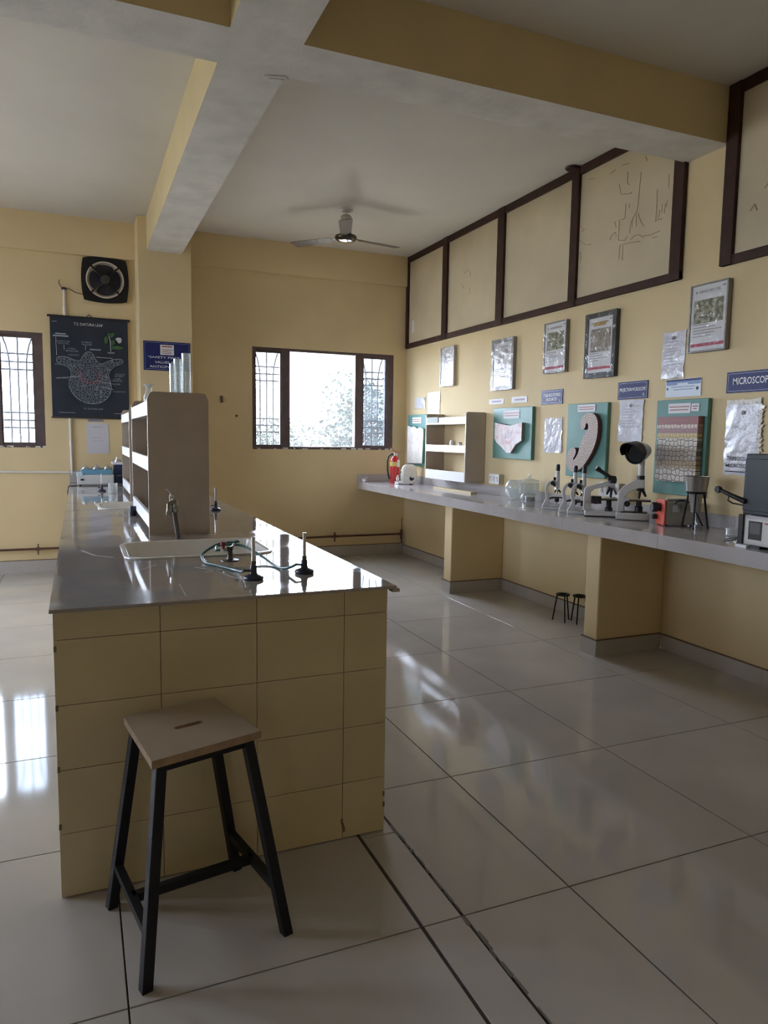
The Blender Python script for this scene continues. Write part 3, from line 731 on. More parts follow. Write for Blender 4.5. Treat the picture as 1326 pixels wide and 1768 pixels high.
# binocular microscope
bi = thing('binocular_microscope', 'large grey binocular microscope with black angled eyepieces', 'microscope', (3.36, 4.055, ZC), RM)
MB().prism([(-.10, -.05), (.12, -.06), (.135, -.04), (.135, .04), (.12, .06), (-.10, .05)], .006, .04).build('base', SCOPE, bi, bevel=.006)
MB().box(-.10, .13, -.048, .048, 0, .006).build('base_pad', BLACKP, bi)
MB().prism([(-.11, .04), (-.06, .04), (-.062, .17), (-.04, .19), (.06, .215), (.10, .21), (.10, .235), (.05, .245), (-.095, .205), (-.108, .18)], -.02, .02, plane='xz').build('arm', SCOPE, bi, bevel=.004)
b = MB(); b.lathe([(.03, .235), (.03, .255), (.024, .262)], 16, (.08, 0, 0)); b.prism([(.05, .255), (.11, .255), (.10, .285), (.05, .29)], -.028, .028, plane='xz'); b.build('head', BLACKP, bi)
for s_ in (-1, 1):
    b = MB(); b.tube([(.07, s_*.02, .272), (-.01, s_*.026, .325)], .013, 12); b.tube([(-.01, s_*.026, .325), (-.032, s_*.0265, .339)], .017, 12); b.build('eyepiece', BLACKP, bi)
MB().box(.0, .12, -.05, .05, .115, .125).build('stage', BLACKP, bi, bevel=.002)
b = MB(); b.box(-.055, .01, -.03, .03, .09, .14); b.build('focus_block', BLACKP, bi)
for s_ in (-1, 1):
    MB().lathe([(.022, .0), (.022, .012), (.012, .016), (.012, .024), (0, .024)], 14, (-.03, s_*.031 if s_ > 0 else -.055, .11), axis='y').build('focus_knob', BLACKP, bi)
    MB().lathe([(.012, .0), (.012, .014), (0, .016)], 12, (-.085, .021 if s_ > 0 else -.037, .105), axis='y').build('tension_knob', STEEL, bi)
MB().lathe([(.026, .04), (.026, .06), (.018, .066), (.018, .112), (0, .112)], 16, (.065, 0, 0)).build('lamp_condenser', BLACKP, bi)
b = MB(); b.lathe([(.026, .20), (.03, .207), (.026, .2145)], 16, (.08, 0, 0)); b.build('nosepiece', CHROME, bi)
for dx, dy, tl in ((-.006, 0, .135), (.034, .014, .155), (-.03, .02, .155)): MB().tube([(.08+dx*.4, dy*.3, .204), (.08+dx, dy, tl)], [.011, .007], 10).build('objective', STEEL if dx > 0 else BLACKP, bi)
# projection microscope with hooded screen
pm = thing('projection_microscope', 'grey projection microscope with round black hooded screen', 'microscope', (3.43, 3.81, ZC), math.radians(-42))
MB().prism([(-.10, -.05), (.09, -.062), (.115, -.045), (.115, .045), (.09, .062), (-.10, .05)], .004, .05).build('base', SCOPE, pm, bevel=.006)
MB().box(-.07, .10, -.045, .045, .05, .056).build('base_plate', BLACKP, pm)
MB().prism([(-.095, .05), (-.045, .05), (-.05, .15), (-.015, .19), (.04, .215), (.075, .215), (.075, .275), (.02, .275), (-.06, .225), (-.09, .18)], -.021, .021, plane='xz').build('arm', SCOPE, pm, bevel=.005)
b = MB(); b.lathe([(.024, .275), (.024, .30)], 16, (.05, 0, 0)); b.build('collar', BLACKP, pm)
MB().lathe([(.020, .30), (.020, .41), (0, .41)], 16, (.05, 0, 0)).build('neck', SCOPE, pm)
hd = Matrix.Translation((.02, -.005, .455)) @ Matrix.Rotation(math.radians(-122), 4, 'Z') @ Matrix.Rotation(math.radians(8), 4, 'Y')
b = MB(); b.xf = hd; b.lathe([(.028, -.10), (.045, -.095), (.066, -.03), (.072, .0), (.072, .03)], 24, axis='x'); b.build('projection_head', SCOPE, pm)
b = MB(); b.xf = hd; b.lathe([(.075, .02), (.077, .034), (.068, .036), (.062, .03), (0, .031)], 24, axis='x'); b.build('screen', mat('black_glass', (.012, .016, .02), .08), pm)
b = MB(); b.xf = hd; vs = []; n_ = 15
for k in range(n_):
    a = math.radians(-10+k*200/(n_-1)); c_, s_ = math.cos(a), math.sin(a); dp = .03+.055*max(0, math.sin(a*.92+.08))
    for rr, xx in ((.078, .018), (.080, .036+dp), (.076, .036+dp), (.074, .018)): vs.append((xx, rr*c_, rr*s_))
fs = [(k*4+i, k*4+(i+1) % 4, k*4+4+(i+1) % 4, k*4+4+i) for k in range(n_-1) for i in range(4)]
b.add(vs, fs, 0, True); b.build('hood', BLACKP, pm)
MB().box(-.02, .12, -.055, .055, .128, .136).build('stage', BLACKP, pm, bevel=.002)
MB().box(-.06, -.015, -.03, .03, .10, .15).build('focus_block', SCOPE, pm)
for s_ in (-1, 1): MB().lathe([(.02, .0), (.02, .012), (.011, .016), (0, .016)], 14, (-.03, .031 if s_ > 0 else -.047, .11), axis='y').build('focus_knob', BLACKP, pm)
MB().lathe([(.026, .056), (.026, .09), (.018, .096), (.018, .127), (0, .127)], 16, (.045, 0, 0)).build('condenser', BLACKP, pm)
b = MB(); b.lathe([(.024, .198), (.028, .206), (.024, .214)], 16, (.05, 0, 0)); b.build('nosepiece', BLACKP, pm)
for dx, dy, tl in ((-.006, 0, .145), (.036, .01, .16)): MB().tube([(.05+dx*.4, dy*.3, .202), (.05+dx, dy, tl)], [.011, .007], 10).build('objective', BLACKP, pm)
hose('power_cable', [(3.50, 3.99, .892), (3.48, 4.05, .893), (3.55, 4.06, .93), (3.60, 4.10, .96), (3.625, 4.14, .985), (3.63, 4.18, 1.0)], 'black cable coiling from projection microscope to wall socket', .004)
# red-fronted projector lamp
lp = thing('projector_lamp', 'orange-red fronted lamp box with black lens barrel', 'projector', (3.395, 3.515, ZC), math.radians(-22))
MB().box(0.012, .20, -.065, .065, .008, .155).build('case', mat('cream_grey_enamel', (.36, .34, .29), .45), lp, bevel=.005)
MB().box(0, .0115, -.067, .067, .004, .165).build('front_plate', ORED, lp, bevel=.003)
MB().lathe([(.028, -.055), (.031, -.05), (.031, -.02), (.026, -.016), (.026, -.0005)], 18, (0, .0, .115), axis='x').build('lens_barrel', BLACKP, lp)
MB().lathe([(.016, -.03), (.016, -.0005)], 12, (0, .045, .05), axis='x').build('side_knob', BLACKP, lp)
b = MB(); b.tube([(.03, -.03, .165), (.17, -.03, .165)], .008, 8); b.tube([(.03, -.03, .155), (.03, -.03, .165)], .006, 8); b.tube([(.17, -.03, .155), (.17, -.03, .165)], .006, 8); b.build('carry_rail', STEEL, lp)
b = MB(); b.box(.05, .10, -.07, -.0655, .09, .135); b.build('bracket', STEEL, lp)
for x in (.02, .18):
    for y in (-.05, .05): MB().lathe([(.01, 0), (.01, .008), (0, .008)], 8, (x, y, 0)).build('foot', BLACKP, lp)
hose('power_cable', [(3.42, 3.42, 1.03), (3.44, 3.40, 1.05), (3.49, 3.375, 1.04), (3.53, 3.36, .99), (3.58, 3.37, .93), (3.60, 3.36, .892)], 'black cable curving down the side of the red-fronted lamp', .005)
# tripod stand with metal cup
ts = thing('tripod_stand', 'black iron tripod stand with three legs holding a steel cup', 'stand', (3.465, 3.30, ZC))
b = MB(); ring = [(.052*math.cos(2*PI*k/20), .052*math.sin(2*PI*k/20), .222) for k in range(21)]; b.tube(ring, .006, 6, cap=False); b.build('ring', BLACKM, ts)
for a in (100, 220, 338):
    c_, s_ = math.cos(math.radians(a)), math.sin(math.radians(a))
    MB().tube([(.05*c_, .05*s_, .22), (.085*c_, .085*s_, 0)], .006, 8).build('leg', BLACKM, ts)
cp = thing('steel_cup', 'tapered brushed steel cup resting in the black tripod stand', 'cup', (3.465, 3.30, ZC+.10))
MB().lathe([(.0, .0), (.03, .002), (.036, .08), (.044, .128), (.060, .130), (.072, .222), (.0745, .223), (.071, .22), (.058, .134), (.0, .13)], 24).build('cup_body', mat('steel_sheet', (.30, .285, .27), .35, .9), cp)
# muffle furnace
ov = thing('muffle_furnace', 'dark grey furnace on a pale control box with display, at counter edge', 'furnace', (3.10, 2.672, ZC))
MB().box(.02, .40, -.50, -.006, .014, .165).build('control_box', mat('pale_grey_enamel', (.58, .56, .54), .4), ov, bevel=.006)
MB().box(.0, .40, -.52, -.025, .17, .475).build('chamber', mat('slate_enamel', (.02, .024, .03), .45, var=.2, vscale=8), ov, bevel=.006)
MB().box(-.006, .0, -.50, -.028, .19, .45).build('door', mat('slate_door', (.022, .028, .036), .45, var=.2, vscale=8), ov, bevel=.003)
MB().box(.008, .05, -.024, .002, .016, .166).build('side_vent', BLACKP, ov)
MB().box(.012, .0195, -.20, -.038, .03, .15).build('face_plate', mat('light_grey_panel', (.66, .65, .63), .4), ov)
dpl = MB().box(.009, .0119, -.135, -.060, .045, .138).build('display', mat('charcoal_display', (.06, .06, .065), .25), ov)
MB().box(.008, .0089, -.127, -.068, .075, .13).build('screen', mat('grey_lcd', (.16, .165, .17), .2), dpl)
MB().box(.0105, .0119, -.20, -.15, .128, .136).build('label_strip', mat('dull_red', (.4, .1, .08), .5), ov)
for x in (.03, .36):
    for y in (-.10, -.45): MB().box(x-.02, x+.02, y-.03, y+.03, 0, .014).build('foot', BLACKP, ov)
MB().box(.0, .3, -.06, .006, .0, .013).build('base_slab', LIP, ov)
b = MB(); b.tube([(-.01, -.045, .235), (-.035, .02, .262), (-.05, .075, .285)], [.014, .011, .010], 10); b.lathe([(.016, -.012), (.019, 0), (.016, .012)], 14, (-.052, .085, .287), axis='x'); b.build('door_handle', BLACKP, ov)
b = MB(); b.tube([(-.035, .03, .26), (-.038, .035, .235), (-.02, .02, .22), (-.008, -.03, .215)], .004, 6); b.build('latch', BLACKP, ov)
hose('power_cable', [(3.13, 2.685, .925), (3.13, 2.72, .915), (3.16, 2.80, .892), (3.25, 2.86, .891), (3.4, 2.9, .891)], 'thin black wire running out from the furnace control box', .0035)
hose('power_cable', [(3.14, 2.685, .905), (3.15, 2.71, .895), (3.20, 2.74, .8905), (3.35, 2.80, .8905)], 'second thin black wire by the furnace, the lower one', .0035)
# clear plastic cup lying beside the furnace
t = thing('glass_dish', 'small clear glass dish catching light between furnace and tripod stand', 'dish', (3.42, 2.98, ZC))
MB().lathe([(.03, 0), (.034, .004), (.036, .045), (.034, .045), (.032, .006), (0, .005)], 18).build('dish_body', GLASSJ, t)
# ---- glass jars
t = thing('glass_jar', 'glass desiccator jar with knobbed lid and narrow foot on counter', 'jar', (3.485, 5.10, ZC))
MB().lathe([(.05, 0), (.055, .006), (.05, .055), (.062, .07), (.082, .078), (.084, .165), (.08, .165), (.078, .08), (.05, .07), (.0, .068)], 28).build('jar_body', GLASSJ, t)
MB().lathe([(.100, .166), (.102, .171), (.085, .186), (.03, .202), (.012, .206), (.010, .216), (.018, .226), (.012, .24), (0, .242)], 28).build('lid', GLASSJ, t)
MB().lathe([(.049, .012), (.0505, .03), (.0485, .046)], 24).build('sill_ring', DSTEEL, t)
t = thing('glass_jar', 'rounded glass jar without a foot behind the desiccator jar', 'jar', (3.515, 5.36, ZC))
MB().lathe([(.045, 0), (.05, .004), (.058, .02), (.084, .06), (.09, .11), (.08, .15), (.058, .168), (.06, .174), (.054, .172), (.076, .145), (.085, .1), (.045, .01), (0, .008)], 26).build('jar_body', GLASSJ, t)
# ---- fire extinguisher in the corner
fe = thing('fire_extinguisher', 'red fire extinguisher with black hose in corner under the window', 'extinguisher', (3.375, 7.66, ZC))
MB().lathe([(.052, 0), (.056, .006), (.056, .25), (.05, .285), (.03, .305), (.02, .31), (.018, .325), (0, .325)], 24).build('cylinder_body', RED, fe)
MB().lathe([(.0565, .20), (.0568, .203), (.0568, .245), (.0565, .248)], 24).build('label_band', mat('yellow_label', (.65, .50, .12), .5), fe)
b = MB(); b.xf = Matrix.Rotation(math.radians(-60), 4, 'Z'); n0 = 8
pts = [(.0575*math.cos(math.radians(a)), .0575*math.sin(math.radians(a))) for a in range(-25, 26, 10)]
vs = [(x, y, .19) for x, y in pts]+[(x, y, .27) for x, y in pts]; k_ = len(pts)
b.add(vs, [(i, i+1, k_+i+1, k_+i) for i in range(k_-1)]); b.build('paper_label', PAPER, fe)
b = MB(); b.lathe([(.022, .32), (.022, .35), (0, .352)], 14); b.build('valve', STEEL, fe)
b = MB(); b.bar((-.02, 0, .348), (.075, -.02, .375), .018, .008); b.bar((-.04, .01, .385), (.05, -.015, .36), .016, .006); b.bar((-.055, .01, .42), (.0, 0, .36), .012, .005); b.build('lever', mat('pinkish_red', (.50, .12, .10), .4), fe)
b = MB(); b.tube([(-.02, 0, .335), (-.05, 0, .335), (-.085, -.005, .31), (-.098, -.008, .25), (-.095, -.01, .15), (-.085, -.012, .09), (-.07, -.012, .05)], .010, 10); b.build('discharge_hose', BLACKP, fe)
# ---- old white microscope under a torn plastic bag
wb = thing('covered_microscope', 'white microscope half covered by torn clear bag beside extinguisher', 'microscope', (3.395, 7.44, ZC), math.radians(-25))
MB().box(-.10, .10, -.05, .05, .008, .035).build('base', LIP, wb, bevel=.005); MB().box(-.105, -.06, -.052, .052, 0, .036).build('foot_block', CHROME, wb, bevel=.003); MB().box(.06, .10, -.05, .05, 0, .008).build('foot_pad', BLACKP, wb)
MB().prism([(-.01, .035), (.02, .035), (.02, .12), (-.005, .17), (-.03, .15), (-.02, .1)], -.025, .025, plane='xz').build('arm', SCOPE, wb, bevel=.004)
b = MB(); b.lathe([(.014, .036), (.018, .04), (.018, .07), (.01, .08), (.0, .08)], 12, (-.075, 0, 0)); b.lathe([(.012, .08), (.012, .10), (.006, .105), (0, .105)], 10, (-.075, 0, 0)); b.build('chrome_fitting', CHROME, wb)
b = MB(); b.tube([(-.035, 0, .15), (-.01, 0, .13)], .018, 12); b.build('knob', DARKB, wb)
b = MB(); r_ = random.Random(4); rings = []
for z, sx, sy in ((.03, .095, .06), (.09, .095, .062), (.16, .088, .06), (.205, .075, .05), (.225, .045, .03), (.228, .0, .0)):
    rings.append([(.055+sx*math.copysign(abs(math.cos(2*PI*k/22))**.6, math.cos(2*PI*k/22))+r_.uniform(-.005, .005), sy*math.copysign(abs(math.sin(2*PI*k/22))**.6, math.sin(2*PI*k/22))+r_.uniform(-.005, .005), z+r_.uniform(-.004, .004)) for k in range(22)])
vs = [p for r in rings for p in r]
b.add(vs, [(k*22+i, k*22+(i+1) % 22, k*22+22+(i+1) % 22, k*22+22+i) for k in range(5) for i in range(22)], 0, True)
b.build('plastic_bag', mat('milky_plastic', (.70, .68, .62), .25, bump=.6, bscale=18), wb)
b = MB(); b.add([(.075, -.0685, .045), (.105, -.0695, .055), (.115, -.068, .085), (.09, -.0685, .075), (.07, -.068, .095), (.06, -.0675, .07)], [(0, 1, 2, 3, 4, 5)]); b.build('tear', DARKB, wb)

# ---- wall rack above the counter
wr = thing('wall_rack', 'open beige wall rack with white lips above the counter', 'rack', (XR-.003, 6.12, .99))
poly = [(0, 0), (0, .67), (-.012, .68), (-.20, .68), (-.218, .665), (-.218, 0)]
for y0 in (0, .862): MB().prism(poly, y0, y0+.018, plane='xz').build('side_panel', LAM, wr)
for z0, z1 in ((.0, .095), (.285, .355), (.565, .635)):
    sh = MB().box(-.203, -.001, .0185, .8615, z0, z0+.016).build('shelf', LAM, wr)
    MB().box(-.218, -.2035, .0185, .8615, z0, z1).build('lip', LIP, sh)
MB().box(-.0105, -.0015, .0185, .04, .02, .56).build('back_batten', PLY, wr)
def small_box(loc, a, c, h, label):
    t = thing('stain_jar', label, 'jar', loc); MB().lathe([(a, 0), (a*1.05, .004), (a*1.05, h*.8), (a*.8, h*.9)], 12).build('jar_body', PVC, t); MB().lathe([(a*.85, h*.9), (a*.85, h), (0, h)], 12).build('lid', c, t)
small_box((3.50, 6.50, 1.292), .03, LIP, .105, 'stumpy white jar on the wall rack\'s middle shelf, the taller of two')
small_box((3.52, 6.38, 1.292), .022, DSTEEL, .085, 'smaller grey-lidded jar on the wall rack\'s middle shelf')
t = thing('book', 'dark grey-green folder lying on top shelf of the wall rack', 'folder', (3.50, 6.83, 1.572)); MB().box(-.07, .09, -.13, .13, 0, .06).build('cover', mat('grey_green_card', (.20, .24, .19), .6), t, bevel=.003)
MB().box(-.065, .085, -.131, .131, .006, .054).build('pages', PAPER, t)
tag(MB().box(0, .07, 0, .8, 0, .02).build('wood_batten', mat('pale_batten', (.55, .45, .28), .6), loc=(3.44, 6.0, ZC+.0005)), 'pale wooden strip lying on the counter under the wall rack', 'batten')

# ---- sockets
def socket(y, z, wd, ht, label):
    t = thing('power_socket', label, 'socket', mat4=on_right(y, z))
    MB().box(-wd/2, wd/2, -ht/2, ht/2, .0005, .05).build('back_box', mat('cream_box', (.55, .50, .40), .5), t, bevel=.004)
    MB().box(-wd/2-.003, wd/2+.003, -ht/2-.003, ht/2+.003, .0505, .058).build('face_plate', LIP, t, bevel=.003)
    n = max(2, int(wd/.05))
    for k in range(n):
        x = -wd/2+wd*(k+.5)/n; MB().box(x-.014, x+.014, -.022, .022, .0585, .063).build('switch', CERAM, t, bevel=.002)
        b = MB()
        for dx, dy in ((-.006, .012), (.006, .012), (0, -.006)): b.box(x+dx-.002, x+dx+.002, dy-.003, dy+.003, .0632, .0638)
        b.build('pin_holes', INK, t)
    return t
socket(5.855, 1.04, .17, .09, 'white switch socket on wall above the glass jars')
socket(4.25, 1.055, .21, .10, 'white switch socket between binocular and projection microscopes')

# ================================================================== WALL DISPLAYS
GREENPIC = ramp_mat('garden_photo_print', 'noise', [(.3, (.04, .05, .025)), (.46, (.17, .17, .09)), (.58, (.36, .34, .22)), (.72, (.60, .57, .48))], 34, .35, coat=.3)
BROWNPIC = ramp_mat('bark_photo_print', 'noise', [(.3, (.10, .08, .06)), (.5, (.30, .25, .19)), (.7, (.48, .44, .40))], 22, .35, stretch=(3, .6, 1), coat=.3)
PALEPIC = ramp_mat('faded_photo_print', 'noise', [(.35, (.30, .24, .25)), (.5, (.55, .50, .50)), (.65, (.70, .68, .68))], 18, .25, coat=.5)
GREYF = mat('grey_frame', (.26, .25, .24), .4); DARKF = mat('dark_slate_frame', (.045, .05, .055), .3, coat=.3)
def framed(y0, y1, z0, z1, label, fmat, fw, pic, title=None, red=True, film=None, picr=(.1, .9, .45, .82), dep=.035, wrap=True, logo=True):
    """poster in a frame on the right wall; y0>y1"""
    y0 *= 1-dep/XR; y1 *= 1-dep/XR; wd, ht = y0-y1, z1-z0
    t = thing('framed_poster', label, 'poster', mat4=on_right((y0+y1)/2, z0))
    b = MB()
    b.box(-wd/2, -wd/2+fw, 0, ht, .001, dep); b.box(wd/2-fw, wd/2, 0, ht, .001, dep); b.box(-wd/2+fw, wd/2-fw, 0, fw, .001, dep); b.box(-wd/2+fw, wd/2-fw, ht-fw, ht, .001, dep)
    b.build('frame', fmat, t, bevel=.002)
    MB().box(-wd/2+fw, wd/2-fw, fw, ht-fw, .001, dep-.006).build('sheet', film or PAPER, t)
    iw, ih = wd-2*fw, ht-2*fw; z = dep-.0055
    def U(u): return -iw/2+iw*u
    def V(v): return fw+ih*v
    if pic:
        b = MB(); b.poly([(U(picr[0]), V(picr[2]), z), (U(picr[1]), V(picr[2]), z), (U(picr[1]), V(picr[3]), z), (U(picr[0]), V(picr[3]), z)]); b.build('picture', pic, t)
        lines(t, [(U(.08), U(random.uniform(.4, .92)), V(.40-.045*k), .006) for k in range(5)], mat('grey_ink', (.35, .34, .35), .6), z)
    if title: text(t, title, U(.52), V(.905), iw*.62, ih*.045, z, INK)
    elif pic: lines(t, [(U(.25), U(.8), V(.905), .014)], mat('grey_ink', (.35, .34, .35), .6), z, 'title_line')
    if wrap:
        b = MB(); r_ = random.Random(int(y0*50)); nx, ny = 6, 9; vs = [(-wd/2-.003+(wd+.006)*i/nx, -.003+(ht+.006)*j/ny, dep+.002+r_.random()*.009*(1 if j < ny*.4 else .12)) for j in range(ny+1) for i in range(nx+1)]
        b.add(vs, [(j*(nx+1)+i, j*(nx+1)+i+1, (j+1)*(nx+1)+i+1, (j+1)*(nx+1)+i) for j in range(ny) for i in range(nx)], 0, True); b.build('film_wrap', WRAP, t)
    if logo:
        b = MB(); b.poly([(U(.86), V(.93), z), (U(.96), V(.93), z), (U(.96), V(.96), z), (U(.86), V(.96), z)]); b.lathe([(.009, z-.0003), (.009, z), (0, z)], 10, (U(.14), V(.905), 0)); b.build('emblem', mat('grey_ink', (.35, .34, .35), .6), t)
    if red:
        b = MB(); b.poly([(U(.03), V(.06), z), (U(.97), V(.06), z), (U(.97), V(.11), z), (U(.03), V(.11), z)]); b.build('red_band', REDINK, t)
    return t
framed(7.125, 6.815, 1.965, 2.38, 'narrow glaring white poster nearest the window corner', mat('pale_frame', (.5, .48, .44), .3), .012, None, red=False, film=PFILM, logo=False)
framed(6.06, 5.68, 1.868, 2.335, 'dark-framed poster wrapped in silvery film, third from the panelled wall\'s beam end', GREYF, .035, PALEPIC, red=False, film=PFILM, picr=(.05, .95, .05, .85), logo=False)
framed(5.215, 4.912, 1.965, 2.378, 'thin-framed white poster with green plant photo above the stage sign', GREYF, .010, GREENPIC)
t = framed(4.675, 4.32, 1.888, 2.372, 'thick dark slate-framed poster of tree trunks wrapped in clear film', DARKF, .038, BROWNPIC, picr=(.1, .92, .38, .80))
lines(t, [(-.08, .06, .40, .03)], mat('ochre_ink', (.45, .30, .07), .5), .030, 'title_band')
framed(3.627, 3.33, 1.98, 2.40, 'highest white plant poster, titled ARACHIS OIL, near the beam', GREYF, .010, GREENPIC, 'ARACHIS OIL', picr=(.08, .92, .42, .78))

def sheet(name, y0, y1, z0, z1, label, m, cat='notice', rows=0, pin=False, torn=True, curl=.012, group=None):
    wd, ht = y0-y1, z1-z0
    t = thing(name, label, cat, mat4=on_right((y0+y1)/2, z0), group=group)
    b = MB(); nx, ny = 8, 10; r_ = random.Random(int(y0*100)); vs = []
    for j in range(ny+1):
        for i in range(nx+1):
            e = 1 if (i in (0, nx) or j in (0, ny)) else 0
            vs.append((-wd/2+wd*i/nx+(r_.uniform(-.006, .006) if e and torn else 0), ht*j/ny+(r_.uniform(-.006, .006) if e and torn else 0), .004+r_.random()*curl*.4))
    b.add(vs, [(j*(nx+1)+i, j*(nx+1)+i+1, (j+1)*(nx+1)+i+1, (j+1)*(nx+1)+i) for j in range(ny) for i in range(nx)], 0, True)
    b.build('film', m, t)
    if rows: lines(t, [(-wd*.36, wd*random.uniform(.0, .36), ht*(.86-.07*k), .004) for k in range(rows)], mat('faint_ink', (.42, .42, .46), .6), .014)
    if pin: b = MB(); b.lathe([(.012, .012), (.012, .014), (.006, .014)], 10, (.0, ht*.87, 0)); b.build('emblem', mat('grey_emblem', (.25, .25, .27), .6), t)
    return t
FILM2 = mat('clear_sleeve', (.66, .66, .71), .14, bump=.8, bscale=16, coat=.6)
FILM3 = mat('yellowed_tape_sleeve', (.70, .66, .58), .14, bump=.9, bscale=25, coat=.7)
sheet('notice_sheet', 7.745, 7.468, 1.75, 1.878, 'small white laminated notice above the corner leaf model', PFILM)
sheet('notice_sheet', 7.40, 7.10, 1.665, 1.922, 'bright white laminated sheet standing above the wall rack', PFILM)
sheet('notice_sheet', 5.15, 4.905, 1.305, 1.598, 'lilac-white sleeve pinned between two green model boards', FILM2)
sheet('notice_sheet', 4.235, 3.99, 1.408, 1.707, 'sleeved sheet under the projection microscope sign', FILM2, rows=8, pin=True)
sheet('notice_sheet', 3.84, 3.64, 1.833, 2.138, 'sleeved text sheet overlapped by the ARACHIS OIL poster', FILM2, rows=9, pin=True)
s_ = sheet('notice_sheet', 3.28, 3.03, 1.215, 1.65, 'long crinkled sleeve reading TRINOCULAR MICROSCOPE beside furnace', FILM2, pin=True)
text(s_, 'TRINOCULAR', .008, .105, .205, .024, .016, INK, bold=.01); text(s_, 'MICROSCOPE', .005, .062, .205, .024, .016, INK, bold=.01)
lines(s_, [(-.1, .1, .026, .006)], INK, .016, 'rule')
b = MB(); r_ = random.Random(9)
for k in range(16): y = -.02+.44*k/16; b.add([(.105+r_.uniform(0, .01), y, .014), (.14+r_.uniform(-.01, .01), y+.004, .012), (.14+r_.uniform(-.01, .01), y+.024, .013), (.105, y+.026, .015)], [(0, 1, 2, 3)])
for k in range(8): x = -.12+.24*k/8; b.add([(x, .43, .013), (x+.03, .428, .014), (x+.031, .46+r_.uniform(-.008, .01), .012), (x, .455, .013)], [(0, 1, 2, 3)])
b.build('tape_edge', FILM3, s_)
def strip_label(y0, y1, z0, z1, label):
    wd, ht = y0-y1, z1-z0; t = thing('wall_label', label, 'label', mat4=on_right((y0+y1)/2, z0))
    MB().box(-wd/2, wd/2, 0, ht, .001, .004).build('card', PAPER, t); lines(t, [(-wd*.3, wd*.34, ht*.5, .016)], mat('mauve_ink', (.40, .30, .38), .6), .0045)
strip_label(6.07, 5.81, 1.744, 1.791, 'narrow white strip label under the film-wrapped poster, the lower-left one')
strip_label(5.676, 5.426, 1.744, 1.797, 'narrow white strip label above the pelvis-like leaf model')

def blue_sign(y0, y1, z0, z1, label, words_, square=True):
    wd, ht = y0-y1, z1-z0; t = thing('wall_sign', label, 'sign', mat4=on_right((y0+y1)/2, z0))
    MB().box(-wd/2, wd/2, 0, ht, .001, .006).build('board', BLUE, t)
    b = MB(); i_ = .010; q = .0016
    for x0, x1, v0, v1 in ((-wd/2+i_, wd/2-i_, i_, i_+q), (-wd/2+i_, wd/2-i_, ht-i_-q, ht-i_), (-wd/2+i_, -wd/2+i_+q, i_, ht-i_), (wd/2-i_-q, wd/2-i_, i_, ht-i_)):
        b.poly([(x0, v0, .0064), (x1, v0, .0064), (x1, v1, .0064), (x0, v1, .0064)])
    b.build('border_line', WHITEINK, t)
    for s, cy, w_, h_ in words_: text(t, s, 0, ht*cy, wd*w_, h_, .0066, WHITEINK, bold=.015)
    if square:
        b = MB(); b.box(wd*.33, wd*.43, ht*.14, ht*.34, .006, .0068); b.build('corner_square', BLUED, t)
        b = MB(); b.poly([(wd*.355, ht*.17, .007), (wd*.375, ht*.17, .007), (wd*.38, ht*.31, .007), (wd*.36, ht*.31, .007)]); b.poly([(wd*.39, ht*.17, .007), (wd*.405, ht*.17, .007), (wd*.40, ht*.24, .007)]); b.build('emblem', WHITEINK, t)
    return t
blue_sign(5.214, 4.918, 1.711, 1.830, 'blue sign STAGE AND EYE PIECE MICROMETER', [('STAGE AND EYE PIECE', .64, .80, .026), ('MICROMETER', .34, .5, .026)])
blue_sign(4.260, 3.958, 1.714, 1.838, 'blue sign PROJECTION MICROSCOPE', [('PROJECTION MICROSCOPE', .52, .86, .032)])
blue_sign(3.293, 2.935, 1.713, 1.838, 'widest blue sign, reading only MICROSCOPE', [('MICROSCOPE', .55, .74, .042)])
t = thing('wall_sign', 'pale blue and white shaded sign above the bark section model', 'sign', mat4=on_right(3.640, 1.709))
MB().box(-.15, .15, 0, .116, .001, .005).build('board', mat('ice_white_card', (.62, .68, .76), .35), t)
lines(t, [(-.148, .148, .108, .012)], BLUE, .0053, 'blue_edge'); lines(t, [(-.145, .145, .096, .012), (-.145, -.05, .084, .012), (.04, .145, .084, .010)], mat('mid_blue_ink', (.16, .25, .45), .4), .0054, 'blue_wash')
lines(t, [(-.10, .10, .065, .006), (-.08, .09, .048, .006)], mat('dim_blue_ink', (.25, .33, .48), .5), .0055)
b = MB(); b.lathe([(0, .0052), (.012, .0052), (0, .0056)], 10, (.12, .05, 0)); b.lathe([(0, .0052), (.008, .0052), (0, .0056)], 10, (-.135, .055, 0)); b.build('emblem', BLUED, t)

# ---- botanical section models on green boards
CELL = ramp_mat('cell_print', 'vor', [(0, (.30, .22, .16)), (.10, (.34, .25, .18)), (.16, (.62, .54, .44)), (1, (.66, .58, .47))], 42, .5, .5, feature='DISTANCE_TO_EDGE')
PINKC = ramp_mat('pink_cell_print', 'noise', [(.35, (.62, .36, .36)), (.5, (.66, .55, .51)), (.7, (.68, .64, .60))], 16, .5)
def board(y0, y1, z0, z1, label, dep=.035):
    y0 *= 1-dep/XR; y1 *= 1-dep/XR; wd, ht = y0-y1, z1-z0; t = thing('section_model', label, 'model', mat4=on_right((y0+y1)/2, z0))
    MB().box(-wd/2, wd/2, 0, ht, .001, dep).build('board', GREENB, t, bevel=.003)
    return t, wd, ht
def plate(t, x0, x1, v0, v1, z): MB().box(x0, x1, v0, v1, z, z+.002).build('name_plate', PAPER, t); lines(t, [(x0+.01, x1-.01, v1-(v1-v0)*.35, .006), (x0+.015, x1-.02, v1-(v1-v0)*.65, .006)], mat('dark_red_ink', (.35, .12, .10), .6), z+.0025)
